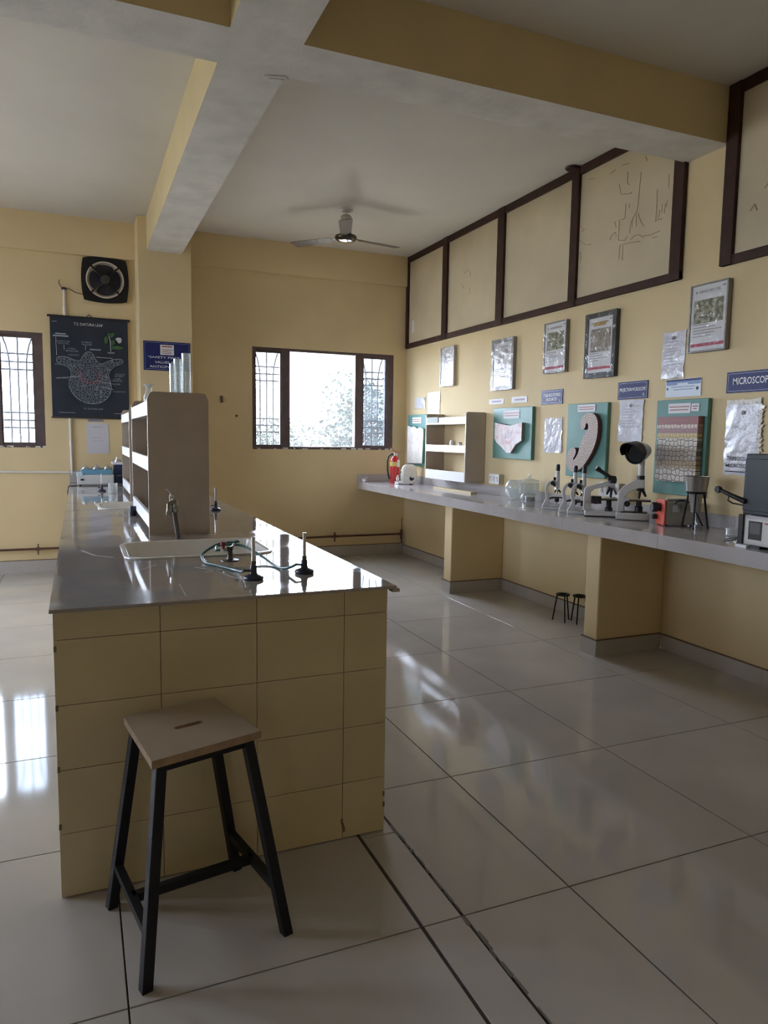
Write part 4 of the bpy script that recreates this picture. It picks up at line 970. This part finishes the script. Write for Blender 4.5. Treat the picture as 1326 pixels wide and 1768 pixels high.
# 1: root tips by the corner
t, wd, ht = board(7.93, 7.44, 1.09, 1.68, 'green board model with two pink cones in the room corner')
plate(t, -.12, .12, .49, .56, .036)
pl_ = [(-.195, .025), (.215, .035), (.24, .39), (.225, .43), (.14, .445), (.07, .43), (.0, .455), (-.09, .45), (-.195, .47)]
MB().prism(pl_, .0355, .065, mis=1).build('section_slab', [mat('pale_section', (.66, .62, .55), .5, var=.1, vscale=20), GREENB], t)
for cx in (-.10, .115): b = MB(); b.poly([(cx-.065, .345, .0657), (cx, .33, .0657), (cx+.065, .345, .0657), (cx+.045, .24, .0657), (cx, .15, .0657), (cx-.045, .24, .0657)]); b.build('pink_cone', PINKC, t)
# 2: leaf midrib
t, wd, ht = board(5.985, 5.345, 1.237, 1.70, 'green board model of a leaf midrib section, pink vein in the middle')
plate(t, -.14, .12, .365, .44, .036)
pl_ = [(-.236, .33), (-.035, .304), (.03, .301), (.213, .324), (.213, .167), (.123, .131), (.044, .055), (-.02, .053), (-.088, .093), (-.203, .15), (-.237, .186)]
MB().prism(pl_, .0355, .070, mis=1).build('section_slab', [ramp_mat('midrib_print', 'noise', [(.38, (.60, .40, .42)), (.5, (.66, .58, .56)), (.65, (.66, .64, .62))], 22, .5), mat('slab_side_grey', (.30, .27, .24), .6)], t)
b = MB()
for k in range(9):
    a = math.radians(200+k*17); b.poly([(.0+.055*math.cos(a)-.006, .21+.05*math.sin(a), .0705), (.0+.055*math.cos(a)+.006, .21+.05*math.sin(a), .0705), (.0+.085*math.cos(a)+.007, .21+.08*math.sin(a), .0705), (.0+.085*math.cos(a)-.007, .21+.08*math.sin(a), .0705)])
b.build('vein_pattern', mat('rose_print', (.55, .25, .28), .5), t)
lines(t, [(-.05, -.042, .21, .06), (-.02, -.012, .22, .07), (.01, .018, .21, .06), (.04, .048, .22, .05)], mat('violet_ink', (.22, .2, .34), .5), .0706, 'vein_lines')
# 3: kidney-shaped seed section
t, wd, ht = board(4.848, 4.368, 1.13, 1.70, 'green board model with hooked kidney-shaped seed section', .03)
plate(t, -.11, .10, .505, .56, .031)
kp = [(x-.057, y) for x, y in [(0.03, 0.411), (0.046, 0.459), (0.091, 0.491), (0.147, 0.497), (0.203, 0.48), (0.238, 0.432), (0.243, 0.355), (0.227, 0.272), (0.181, 0.187), (0.117, 0.112), (0.054, 0.06), (-0.014, 0.036), (-0.074, 0.044), (-0.115, 0.078), (-0.125, 0.135), (-0.099, 0.205), (-0.06, 0.228), (-0.02, 0.225), (-0.003, 0.201), (-0.013, 0.169), (-0.042, 0.134), (-0.026, 0.129), (0.022, 0.183), (0.04, 0.257), (0.084, 0.325), (0.122, 0.36), (0.132, 0.401), (0.112, 0.418), (0.098, 0.41), (0.095, 0.383), (0.067, 0.362), (0.039, 0.38)]]
def smooth2(pts, n=2):
    for _ in range(n):
        q = []
        for i in range(len(pts)):
            a, c = pts[i], pts[(i+1) % len(pts)]; q += [(a[0]*.75+c[0]*.25, a[1]*.75+c[1]*.25), (a[0]*.25+c[0]*.75, a[1]*.25+c[1]*.75)]
        pts = q
    return pts
bm = bmesh.new()
ol = smooth2(kp, 2); vs = [bm.verts.new((x, y, .070)) for x, y in ol]; ed = [bm.edges.new((vs[i], vs[(i+1) % len(vs)])) for i in range(len(vs))]
bmesh.ops.triangle_fill(bm, use_beauty=True, edges=ed)
for f in bm.faces: f.material_index = 0
ret = bmesh.ops.extrude_edge_only(bm, edges=[e for e in bm.edges if e.is_boundary])
for v in [g for g in ret['geom'] if isinstance(g, bmesh.types.BMVert)]: v.co.z = .0305
for f in bm.faces:
    if abs(f.normal.z) < .5: f.material_index = 1
bmesh.ops.recalc_face_normals(bm, faces=bm.faces)
me = bpy.data.meshes.new('seed_slab'); bm.to_mesh(me); bm.free()
me.materials.append(ramp_mat('seed_print', 'vor', [(0, (.25, .17, .13)), (.10, (.36, .27, .22)), (.3, (.50, .40, .34)), (1, (.54, .44, .38))], 55, .5, .3, feature='DISTANCE_TO_EDGE', rand=.9)); me.materials.append(MARON)
o = bpy.data.objects.new('seed_slab', me); COL.objects.link(o); o.parent = t
# 4: bark section block
t, wd, ht = board(3.868, 3.428, 1.065, 1.69, 'green board model of bark section with banded honeycomb cells', .03)
plate(t, -.11, .08, .535, .60, .031); plate(t, .085, .15, .545, .595, .031)
def cells(name, edge, ring, mid, scale, rand=.45, st=(1, 1, 1)): return ramp_mat(name, 'vor', [(0, edge), (.06, edge), (.14, ring), (.3, ring), (.42, mid)], scale, .5, .5, st, 'DISTANCE_TO_EDGE', rand=rand)
DKE = (.17, .13, .10)
bands = [(.09, .178, cells('pale_cells', DKE, (.60, .55, .47), (.44, .39, .33), 28)), (.178, .232, cells('ochre_cells', (.16, .11, .06), (.36, .27, .15), (.30, .22, .13), 34)),
         (.232, .31, cells('grey_brown_cells', DKE, (.44, .38, .31), (.33, .29, .24), 30)), (.31, .373, cells('pale_upper_cells', DKE, (.62, .57, .48), (.46, .42, .36), 30)),
         (.373, .405, cells('yellow_cells', (.33, .24, .10), (.62, .49, .24), (.50, .37, .15), 36)), (.405, .435, cells('wine_cells', (.18, .07, .08), (.44, .27, .25), (.34, .17, .17), 90)),
         (.435, .461, cells('pale_row', (.30, .16, .13), (.64, .55, .47), (.6, .5, .42), 36)), (.461, .513, cells('cork_cells', (.20, .07, .07), (.36, .16, .15), (.32, .13, .12), 80, .2))]
for v0, v1, m_ in bands:
    MB().box(-.155+random.uniform(-.003, .003), .19, v0, v1-.0006, .0305, .074+random.uniform(0, .004)).build('cell_layer', m_, t)

# ================================================================== FAR WALL THINGS
# ---- navy chart
ch = thing('wall_chart', 'navy hanging chart T.S. DATURA LEAF with white cell drawing', 'chart', mat4=on_far(.133, 1.565))
CW = .725
b = MB(); vs = []; nx = 12
for j in range(2):
    for i in range(nx+1):
        vs.append((-CW/2+CW*i/nx, j*.99, .022+.004*math.sin(i*1.1)))
b.add(vs, [(i, i+1, nx+1+i+1, nx+1+i) for i in range(nx)], 0, True); b.build('cloth', NAVY, ch)
b = MB(); b.tube([(-.385, .995, .02), (.385, .995, .02)], .011, 8); b.build('top_rod', BLACKP, ch)
b = MB(); b.tube([(-.372, 0, .02), (.372, 0, .02)], .008, 8); b.build('bottom_rod', DSTEEL, ch)
b = MB(); b.tube([(-.03, 1.0, .018), (0, 1.03, .012), (.03, 1.0, .018)], .004, 6); b.build('hanger', BLACKP, ch)
def cc(x, y): return ((x-655)/1070*.725, (1545-y)/1400*.99)
GW = mat('chart_grey_ink', (.30, .36, .42), .5); ZI = .0285
def ctext(s, x, y, wpx, hpx, m=WHITEINK): u, v = cc(x, y); text(ch, s, u, v, wpx/1070*.725, hpx/1400*.99, ZI, m)
ctext('T.S. DATURA LEAF', 640, 232, 400, 38); ctext('T.S. DATURA LEAF', 680, 1415, 270, 24, GW)
ctext('GLANDULAR', 290, 482, 190, 22, GW); ctext('TRICHOME', 290, 512, 150, 22, GW); ctext('COVERING', 610, 480, 150, 22, GW); ctext('TRICHOME', 610, 512, 140, 22, GW)
ctext('UPPER', 405, 580, 100, 20, GW); ctext('EPIDERMIS', 410, 612, 165, 22, GW); ctext('PALISADE', 430, 665, 140, 20, GW); ctext('STOMA', 225, 805, 100, 20, GW); ctext('PLANT', 950, 608, 100, 22)
ctext('VASCULAR', 1065, 908, 140, 20, GW); ctext('BUNDLE', 1060, 935, 130, 20, GW); ctext('LOWER', 1025, 975, 95, 20, GW); ctext('EPIDERMIS', 1025, 1003, 155, 20, GW); ctext('PHLOEM', 1010, 1052, 120, 20, GW); ctext('COLLENCHYMA', 1050, 1158, 190, 20, GW); ctext('XYLEM', 270, 995, 150, 18, GW)
def cpoly(name, pts, m, dz=0):
    b = MB(); b.poly([cc(*p)+(ZI+dz,) for p in pts]); return b.build(name, m, ch)
LEAFCELL = ramp_mat('chart_cell_print', 'vor', [(0, (.20, .24, .29)), (.05, (.14, .17, .21)), (.12, (.025, .033, .05)), (1, (.018, .026, .045))], 44, .5, feature='DISTANCE_TO_EDGE')
outl = [(640, 600), (700, 640), (735, 730), (800, 780), (900, 730), (1000, 690), (1120, 690), (1110, 760), (1000, 790), (930, 860), (900, 920), (930, 1010), (945, 1110), (920, 1210), (850, 1290), (750, 1340), (640, 1345), (530, 1320), (430, 1250), (360, 1140), (350, 1040), (390, 960), (385, 880), (330, 820), (200, 790), (190, 700), (330, 690), (420, 730), (510, 750), (545, 690), (580, 630)]
def fillpoly(name, pts, m, dz):
    bm = bmesh.new(); vs = [bm.verts.new(cc(*p)+(ZI+dz,)) for p in pts]; ed = [bm.edges.new((vs[i], vs[(i+1) % len(vs)])) for i in range(len(vs))]
    bmesh.ops.triangle_fill(bm, use_beauty=True, edges=ed)
    for f in bm.faces:
        f.normal_update()
        if f.normal.z < 0: f.normal_flip()
    me = bpy.data.meshes.new(name); bm.to_mesh(me); bm.free(); me.materials.append(m); o = bpy.data.objects.new(name, me); COL.objects.link(o); o.parent = ch; return o
fillpoly('section_drawing', smooth2(outl, 1), LEAFCELL, -.0003)
b = MB(); b.tube([cc(*p)+(ZI,) for p in smooth2(outl, 1)+[smooth2(outl, 1)[0]]], .0022, 4); b.build('drawing_outline', GW, ch)
b = MB(); RI = mat('chart_rose_ink', (.30, .10, .13), .5)
for k in range(13):
    a = math.radians(165+k*17.5); p = (645+120*math.cos(a), 930-95*math.sin(a)); q = (645+165*math.cos(a), 930-140*math.sin(a)); n = (8*math.sin(a), 8*math.cos(a))
    b.poly([cc(p[0]-n[0], p[1]-n[1])+(ZI+.0003,), cc(p[0]+n[0], p[1]+n[1])+(ZI+.0003,), cc(q[0]+n[0], q[1]+n[1])+(ZI+.0003,), cc(q[0]-n[0], q[1]-n[1])+(ZI+.0003,)])
b.build('vein_drawing', RI, ch)
GL = mat('chart_leaf_green', (.05, .13, .05), .5)
for pts in ([(930, 340), (990, 320), (1005, 350), (960, 400), (930, 390)], [(850, 420), (880, 370), (910, 400), (900, 470), (865, 490)], [(950, 430), (1000, 430), (1005, 480), (960, 510), (940, 480)], [(960, 520), (1040, 500), (1130, 530), (1060, 555), (970, 555)], [(905, 330), (930, 320), (925, 370), (900, 360)]): cpoly('leaf_drawing', pts, GL)
cpoly('flower_drawing', [(1010, 405), (1045, 385), (1090, 385), (1105, 420), (1090, 460), (1055, 465), (1030, 430)], mat('chart_flower', (.5, .52, .55), .5))
b = MB(); b.tube([cc(920, 370)+(ZI+.0004,), cc(940, 450)+(ZI+.0004,), cc(945, 590)+(ZI+.0004,)], .002, 4); b.tube([cc(500, 960)+(ZI,), cc(180, 998)+(ZI,)], .0014, 4); b.tube([cc(740, 680)+(ZI,), cc(965, 685)+(ZI,)], .002, 4)
for (p, q) in (((195, 430), (200, 680)), ((300, 530), (305, 600)), ((760, 1022), (940, 1045)), ((810, 1100), (970, 1130)), ((600, 525), (590, 590)), ((205, 1475), (425, 1475)), ((970, 1475), (1070, 1475)), ((150, 215), (215, 215))): b.tube([cc(*p)+(ZI,), cc(*q)+(ZI,)], .0016, 4)
b.build('leader_lines', WHITEINK, ch)
lines(ch, [(cc(190, 0)[0], cc(330, 0)[0], cc(0, 380)[1], .013), (cc(155, 0)[0], cc(365, 0)[0], cc(0, 410)[1], .015), (cc(650, 0)[0], cc(805, 0)[0], cc(0, 575)[1], .012)], GW, ZI)
# ---- notice under the chart, safety sign on the column
nt_ = thing('notice_sheet', 'pale lilac notice taped under the navy chart', 'notice', mat4=on_far(.185, 1.205))
MB().box(-.105, .105, 0, .31, .001, .003).build('paper', PAPERG, nt_); lines(nt_, [(-.05, .05, .27, .008), (-.06, .04, .16, .004), (-.06, .05, .13, .004)], mat('faint_ink', (.42, .42, .46), .6), .0035)
t = thing('notice_sheet', 'thin printed strip just below the navy chart', 'notice', mat4=on_far(.17, 1.53)); MB().box(-.075, .075, 0, .022, .001, .004).build('paper', mat('blue_grey_strip', (.25, .27, .36), .5), t)
sg = thing('safety_sign', 'blue sign SAFETY FIRST on the column with small white sticker', 'sign', mat4=on_far(.8425, 2.045, 7.62))
MB().box(-.226, .226, 0, .285, .001, .006).build('board', BLUE, sg)
b = MB()
for x0, x1, v0, v1 in ((-.214, .214, .012, .0145), (-.214, .214, .2705, .273), (-.214, -.2115, .012, .273), (.2115, .214, .012, .273)): b.poly([(x0, v0, .0064), (x1, v0, .0064), (x1, v1, .0064), (x0, v1, .0064)])
b.build('border_line', mat('pale_blue_ink', (.35, .4, .6), .5), sg)
MB().box(-.066, .066, .155, .255, .0062, .007).build('sticker', PAPER, sg); lines(sg, [(-.05, .05, .238, .012), (-.05, .05, .205, .006), (-.05, .04, .185, .006), (-.05, .045, .17, .005)], mat('dark_red_ink', (.35, .12, .10), .6), .0073)
text(sg, '"SAFETY FIRST, IT', .0, .128, .37, .024, .0066, WHITEINK, bold=.01); text(sg, 'VALUES AND', .0, .082, .24, .024, .0066, WHITEINK, bold=.01); text(sg, 'ANTICIPATES RE', .0, .038, .34, .024, .0066, WHITEINK, bold=.01)
# ---- exhaust fan
ex = thing('exhaust_fan', 'black square exhaust fan with four dark blades on far wall', 'exhaust fan', mat4=on_far(.291, 2.946))
S = .208; pts = []
for k in range(4):
    for q in range(8):
        u = -1+2*q/8; bul = .02*(1-u*u); p = (u*S*.96, -(S+bul)*.98)
        a = k*PI/2; pts.append((p[0]*math.cos(a)-p[1]*math.sin(a), p[0]*math.sin(a)+p[1]*math.cos(a)))
rin = .182; b = MB(); N = len(pts)
inner = [(rin*math.cos(math.atan2(y, x)), rin*math.sin(math.atan2(y, x))) for x, y in pts]
vs = [(x, y, .03) for x, y in pts]+[(x, y, .03) for x, y in inner]+[(x, y, .001) for x, y in pts]+[(x, y, .001) for x, y in inner]
fs = []
for i in range(N):
    j = (i+1) % N; fs += [(i, j, N+j, N+i), (2*N+i, 2*N+j, j, i), (N+i, N+j, 3*N+j, 3*N+i)]
b.add(vs, fs); b.build('frame', BLACKM, ex)
MB().lathe([(.1815, .002), (.1815, .028), (.172, .031), (.166, .028), (.165, .002)], 40).build('duct_ring', mat('dull_aluminium', (.58, .54, .49), .35, .3), ex)
MB().lathe([(.164, .002), (0, .0025)], 32).build('back_disc', mat('pale_disc', (.50, .46, .41), .5), ex)  # plain pale disc closing the ring behind the blades
for k in range(4):
    b = MB(); b.xf = Matrix.Rotation(k*PI/2+.05, 4, 'Z'); vs = []; n = 9
    for i in range(n):
        a = math.radians(-43+86*i/(n-1)); tw = .016*(i/(n-1)-.5)
        for rr, sc in ((.035, .6), (.095, .98), (.140, .97), (.150, .72)): vs.append((rr*math.cos(a*sc), rr*math.sin(a*sc), .018+tw))
    b.add(vs, [(i*4+j, i*4+j+1, i*4+4+j+1, i*4+4+j) for i in range(n-1) for j in range(3)], 0, True); b.build('blade', mat('dark_gloss_blade', (.012, .013, .022), .18, spec=.35), ex)
for k in range(4):
    a = PI/4+k*PI/2; MB().bar((.03*math.cos(a), .03*math.sin(a), .044), (.19*math.cos(a), .19*math.sin(a), .034), .016, .006).build('strut', BLACKM, ex)
MB().lathe([(.046, .022), (.05, .03), (.05, .05), (.042, .06), (.02, .062), (0, .062)], 24).build('motor', mat('motor_grey', (.035, .032, .03), .4), ex)
# conduit and junction box
t = thing('conduit_pipe', 'white vertical conduit behind the navy chart with loose wire at top', 'conduit', (-.092, YF-.012, 1.0))
b = MB(); b.tube([(0, 0, 1.56), (0, 0, 1.82)], .012, 8); b.tube([(.026, 0, -.01), (.022, 0, .56)], .012, 8); b.build('pipe', PVC, t)
MB().lathe([(.016, 1.60), (.016, 1.66)], 8).build('coupling', PVC, t); MB().lathe([(.016, .28), (.016, .33)], 8, (.024, 0, 0)).build('coupling', PVC, t)
b = MB(); b.tube([(0, 0, 1.82), (-.03, -.01, 1.85), (-.045, -.012, 1.88), (-.04, -.01, 1.91)], .004, 6); b.tube([(0, 0, 1.83), (.04, -.012, 1.835), (.10, -.02, 1.80), (.175, -.02, 1.785)], .005, 6); b.build('loose_wire', mat('brown_wire', (.14, .07, .04), .5), t)
MB().lathe([(.022, 1.82), (.026, 1.826), (.02, 1.842), (0, 1.845)], 10).build('tape_blob', DARKB, t)
t = tag(MB().tube([(-1.9, 0, 0), (-.16, 0, -.02), (.02, 0, -.028)], .011, 8).build('conduit_pipe', PVC, loc=(-.05, YF-.012, 1.035)), 'white horizontal conduit low on wall below the left window', 'conduit')
# water pipe low on the far wall
def wpipe(name, x0, x1, label, brs):
    t = thing(name, label, 'pipe', (x0, YF-.04, .245)); b = MB(); b.tube([(0, 0, 0), (x1-x0, 0, 0)], .011, 8); b.build('pipe', mat('rusty_brown_pipe', (.10, .045, .03), .5, var=.3, vscale=8), t)
    for x in brs:
        b = MB(); b.lathe([(.016, -.02), (.018, 0), (.016, .02)], 10, (x-x0, 0, 0), axis='x'); b.bar((x-x0, 0, -.06), (x-x0, 0, .05), .014, .012); b.bar((x-x0, 0, 0), (x-x0, .039, 0), .012); b.build('bracket', mat('rusty_bracket', (.12, .07, .05), .6), t)
wpipe('water_pipe', 1.0, 3.60, 'rusty brown water pipe low on far wall under the window', (2.75, 3.6))
wpipe('water_pipe', -3.1, -.11, 'rusty brown water pipe at the left foot of the far wall', (-.40,))
t = thing('corner_valve', 'blackened pipe stub and stain in the corner under the counter', 'valve', (3.61, 7.955, .14)); MB().tube([(0, 0, 0), (0, 0, .16)], .012, 8).build('pipe', DSTEEL, t); MB().tube([(0, 0, .16), (-.01, -.01, .24), (0, 0, .30)], .004, 6).build('wire', BLACKP, t)
# small fittings on the far wall
b = MB(); b.xf = Matrix.Rotation(math.radians(-4), 4, 'Y'); b.box(-.012, .014, -.02, -.001, -.036, .036); tag(b.build('wall_plug', mat('brown_plug', (.12, .08, .05), .6), loc=(1.447, YF, 1.80)), 'small brown wooden peg stuck on the wall left of window', 'peg')
b = MB(); b.lathe([(.014, 0), (.01, .006), (0, .008)], 8, axis='y'); o = b.build('wall_nail', mat('brown_plug', (.12, .08, .05), .6), loc=(1.61, YF-.009, 1.625)); tag(o, 'tiny dark nail stub between the peg and window', 'nail')

# ================================================================== CEILING FAN
fn = thing('ceiling_fan', 'chrome and brown three-bladed ceiling fan', 'fan', (2.365, 6.60, H))
MB().lathe([(.065, 0), (.065, -.012), (.03, -.022), (.012, -.026), (0, -.026)][::1], 24).build('ceiling_rose', mat('white_rose', (.7, .69, .66), .4), fn)
MB().lathe([(.010, -.026), (.010, -.06)], 12).build('rod', CHROME, fn)
MB().lathe([(.040, -.05), (.052, -.06), (.054, -.21), (.05, -.225), (0, -.225)], 28).build('canopy', mat('smoked_chrome', (.50, .48, .43), .10, 1.0), fn)
MB().lathe([(.06, -.225), (.10, -.237), (.104, -.25), (.10, -.266), (.075, -.285), (.03, -.293), (0, -.294)], 28).build('motor', mat('dark_chrome', (.10, .09, .08), .15, 1.0), fn)
MB().lathe([(.07, -.2865), (.05, -.293), (.028, -.2965), (0, -.2975)], 24).build('motor_cap', CHROME, fn)
BL = mat('brown_blade', (.07, .048, .035), .35)
for a in (130, 10, 250):
    bl = MB(); bl.xf = Matrix.Rotation(math.radians(a), 4, 'Z') @ Matrix.Translation((0, 0, -.255)) @ Matrix.Rotation(math.radians(9), 4, 'X')
    bl.prism([(.15, -.038), (.17, -.05), (.56, -.062), (.585, -.05), (.585, .055), (.56, .062), (.17, .05), (.15, .038)], -.0015, .0015); blo = bl.build('blade', BL, fn)
    bl2 = MB(); bl2.xf = bl.xf; bl2.box(.09, .20, -.02, .02, .002, .006); bl2.build('blade_iron', DSTEEL, blo)

# ================================================================== STOOL AND TRIPODS
st = thing('lab_stool', 'wooden-topped stool with black steel legs in front of the island', 'stool', (0.28, 2.035, 0))
so = Vector((.28, 2.035, 0)); SZ = .59
feet = [(.122, 1.800), (.056, 2.180), (.512, 1.876), (.440, 2.236)]       # FL BL FR BR
seat = [(.150, 1.835), (.101, 2.168), (.374, 2.229), (.452, 1.926)]       # FL BL BR FR, clockwise from above
c_ = Vector((sum(p[0] for p in seat)/4, sum(p[1] for p in seat)/4))
# seat board with a hand slot
bm = bmesh.new()
def lp_(pts): vs = [bm.verts.new((x-so.x, y-so.y, SZ)) for x, y in pts]; return [bm.edges.new((vs[i], vs[(i+1) % len(vs)])) for i in range(len(vs))]
ed = lp_(seat); d = Vector((seat[3][0]-seat[0][0], seat[3][1]-seat[0][1])).normalized(); nrm = Vector((-d.y, d.x)); slot = []
for sgn in (1, -1):
    for k in range(7):
        a = math.radians(-90+30*k); v = c_+d*sgn*.032+(d*math.cos(a)*sgn+nrm*math.sin(a)*sgn)*.0105; slot.append((v.x, v.y))
ed += lp_(slot)
bmesh.ops.triangle_fill(bm, use_beauty=True, edges=ed)
for f in bm.faces: f.material_index = 0
ret = bmesh.ops.extrude_face_region(bm, geom=list(bm.faces))
for v in [g for g in ret['geom'] if isinstance(g, bmesh.types.BMVert)]: v.co.z = SZ-.022
bmesh.ops.recalc_face_normals(bm, faces=bm.faces)
for f in bm.faces:
    if abs(f.normal.z) < .5: f.material_index = 1
me = bpy.data.meshes.new('seat'); bm.to_mesh(me); bm.free(); me.materials.append(SEATM); me.materials.append(PLY)
o = bpy.data.objects.new('seat', me); COL.objects.link(o); o.parent = st
order = [seat[0], seat[1], seat[3], seat[2]]  # FL BL FR BR
tops = []
for p in order:
    v = c_+(Vector(p)-c_)*.80; tops.append(Vector((v.x-so.x, v.y-so.y, SZ-.0225)))
bots = [Vector((x-so.x, y-so.y, 0)) for x, y in feet]
for tp, bt in zip(tops, bots):
    b = MB(); d3 = (bt-tp); hw = .0145; u1 = Vector((d.x, d.y, 0))*hw; u2 = Vector((nrm.x, nrm.y, 0))*hw
    vs = [p+i*u1+j*u2 for p in (tp, bt) for i, j in ((-1, -1), (1, -1), (1, 1), (-1, 1))]
    b.add(vs, [(0, 1, 2, 3), (7, 6, 5, 4), (0, 4, 5, 1), (1, 5, 6, 2), (2, 6, 7, 3), (3, 7, 4, 0)]); b.build('leg', BLACKM, st, bevel=.002)
for i, j in ((0, 1), (1, 3), (3, 2), (2, 0)): MB().bar(tops[i]-Vector((0, 0, .012)), tops[j]-Vector((0, 0, .012)), .022, .024).build('apron_rail', BLACKM, st)
at = lambda k, z: tops[k]+(bots[k]-tops[k])*((SZ-.0225-z)/(SZ-.0225))
lm, rm = [], []
for i, j, nm in ((0, 1, lm), (2, 3, rm)):
    MB().bar(at(i, .135), at(j, .135), .022, .024).build('side_stretcher', BLACKM, st); nm.append((at(i, .135)+at(j, .135))/2)
MB().bar(lm[0], rm[0], .022, .024).build('cross_stretcher', BLACKM, st)

def floor_tripod(loc, rz, label):
    t = thing('iron_tripod', label, 'tripod', loc, rz, 'iron tripods under the counter'); b = MB()
    b.lathe([(.052, .205), (.054, .215), (.048, .218), (.03, .214), (.03, .206)], 20); b.build('ring', BLACKM, t)
    for a in (90, 210, 330):
        c1, s1 = math.cos(math.radians(a)), math.sin(math.radians(a)); MB().tube([(.045*c1, .045*s1, .207), (.075*c1, .075*s1, .0)], .0055, 8).build('leg', BLACKM, t)
    return t
floor_tripod((3.470, 4.565, 0), .7, 'black iron tripod under the counter, the one farther from the near pier')
floor_tripod((3.560, 4.475, 0), .2, 'black iron tripod under the counter tucked against the near pier')

# ================================================================== OUTSIDE
struct(MB().box(-90, 90, -90, 120, -3.6, -3.5).build('ground', GRASSY))
LEAF = [mat('leaf_green_pale', (.042, .056, .038), .6), mat('leaf_green_mid', (.026, .042, .026), .6), mat('leaf_green_deep', (.014, .025, .016), .6)]
def tree(label, x, y, blobs, n, seed):
    t = thing('garden_tree', label, 'tree', (x, y, -3.5)); r_ = random.Random(seed)
    b = MB()
    b.tube([(0, 0, 0), (.03, 0, 1.5), (-.02, .02, 3.0), (blobs[0][0]*.5, 0, blobs[0][2]+3.5)], [.11, .09, .07, .03], 8)
    for bx, by, bz, br in blobs: b.tube([(0, 0, 2.0), (bx*.6, by*.6, (bz+3.5)*.8), (bx, by, bz+3.5)], [.05, .03, .012], 6)
    b.build('trunk', TRUNK, t)
    b = MB()
    for k in range(n):
        bx, by, bz, br = r_.choice(blobs)
        v = Vector((r_.gauss(0, 1), r_.gauss(0, 1), r_.gauss(0, 1))).normalized()*br*(r_.random()**.45)*r_.uniform(.8, 1.08)
        p = Vector((bx, by, bz+3.5))+v
        ax = Vector((r_.uniform(-1, 1), r_.uniform(-1, 1), r_.uniform(-.9, .3))).normalized(); sd = ax.cross(Vector((r_.uniform(-1, 1), r_.uniform(-1, 1), 1))).normalized()
        L, Wd = r_.uniform(.08, .15), r_.uniform(.022, .04)
        b.add([p, p+ax*L*.5+sd*Wd, p+ax*L, p+ax*L*.5-sd*Wd], [(0, 1, 2), (0, 2, 3)], r_.choice((0, 0, 1, 1, 2)))
    o = b.build('leaves', LEAF, t); stuff(o)
    return t
tree('leafy green tree rising tallest in the right of the window', 4.95, 13.0, [(0, 0, 1.9, .85), (.35, .2, 1.3, 1.0), (-.35, 0, 1.0, .9), (.1, .2, .3, 1.1), (1.0, .3, .9, .9)], 9000, 1)
tree('lower green tree filling the window\'s lower left', 4.35, 16.6, [(0, 0, 1.2, .8), (.5, .2, .7, .9), (-.5, 0, .9, .8), (0, .2, 0, 1.2), (.3, 0, -.6, 1.2), (-.5, 0, -.2, .9)], 9500, 2)
tree('pale tree behind the right window sash', 9.0, 17.5, [(0, 0, 2.0, 1.0), (.5, .3, .8, 1.0), (-.4, .3, .6, .9)], 4500, 3)
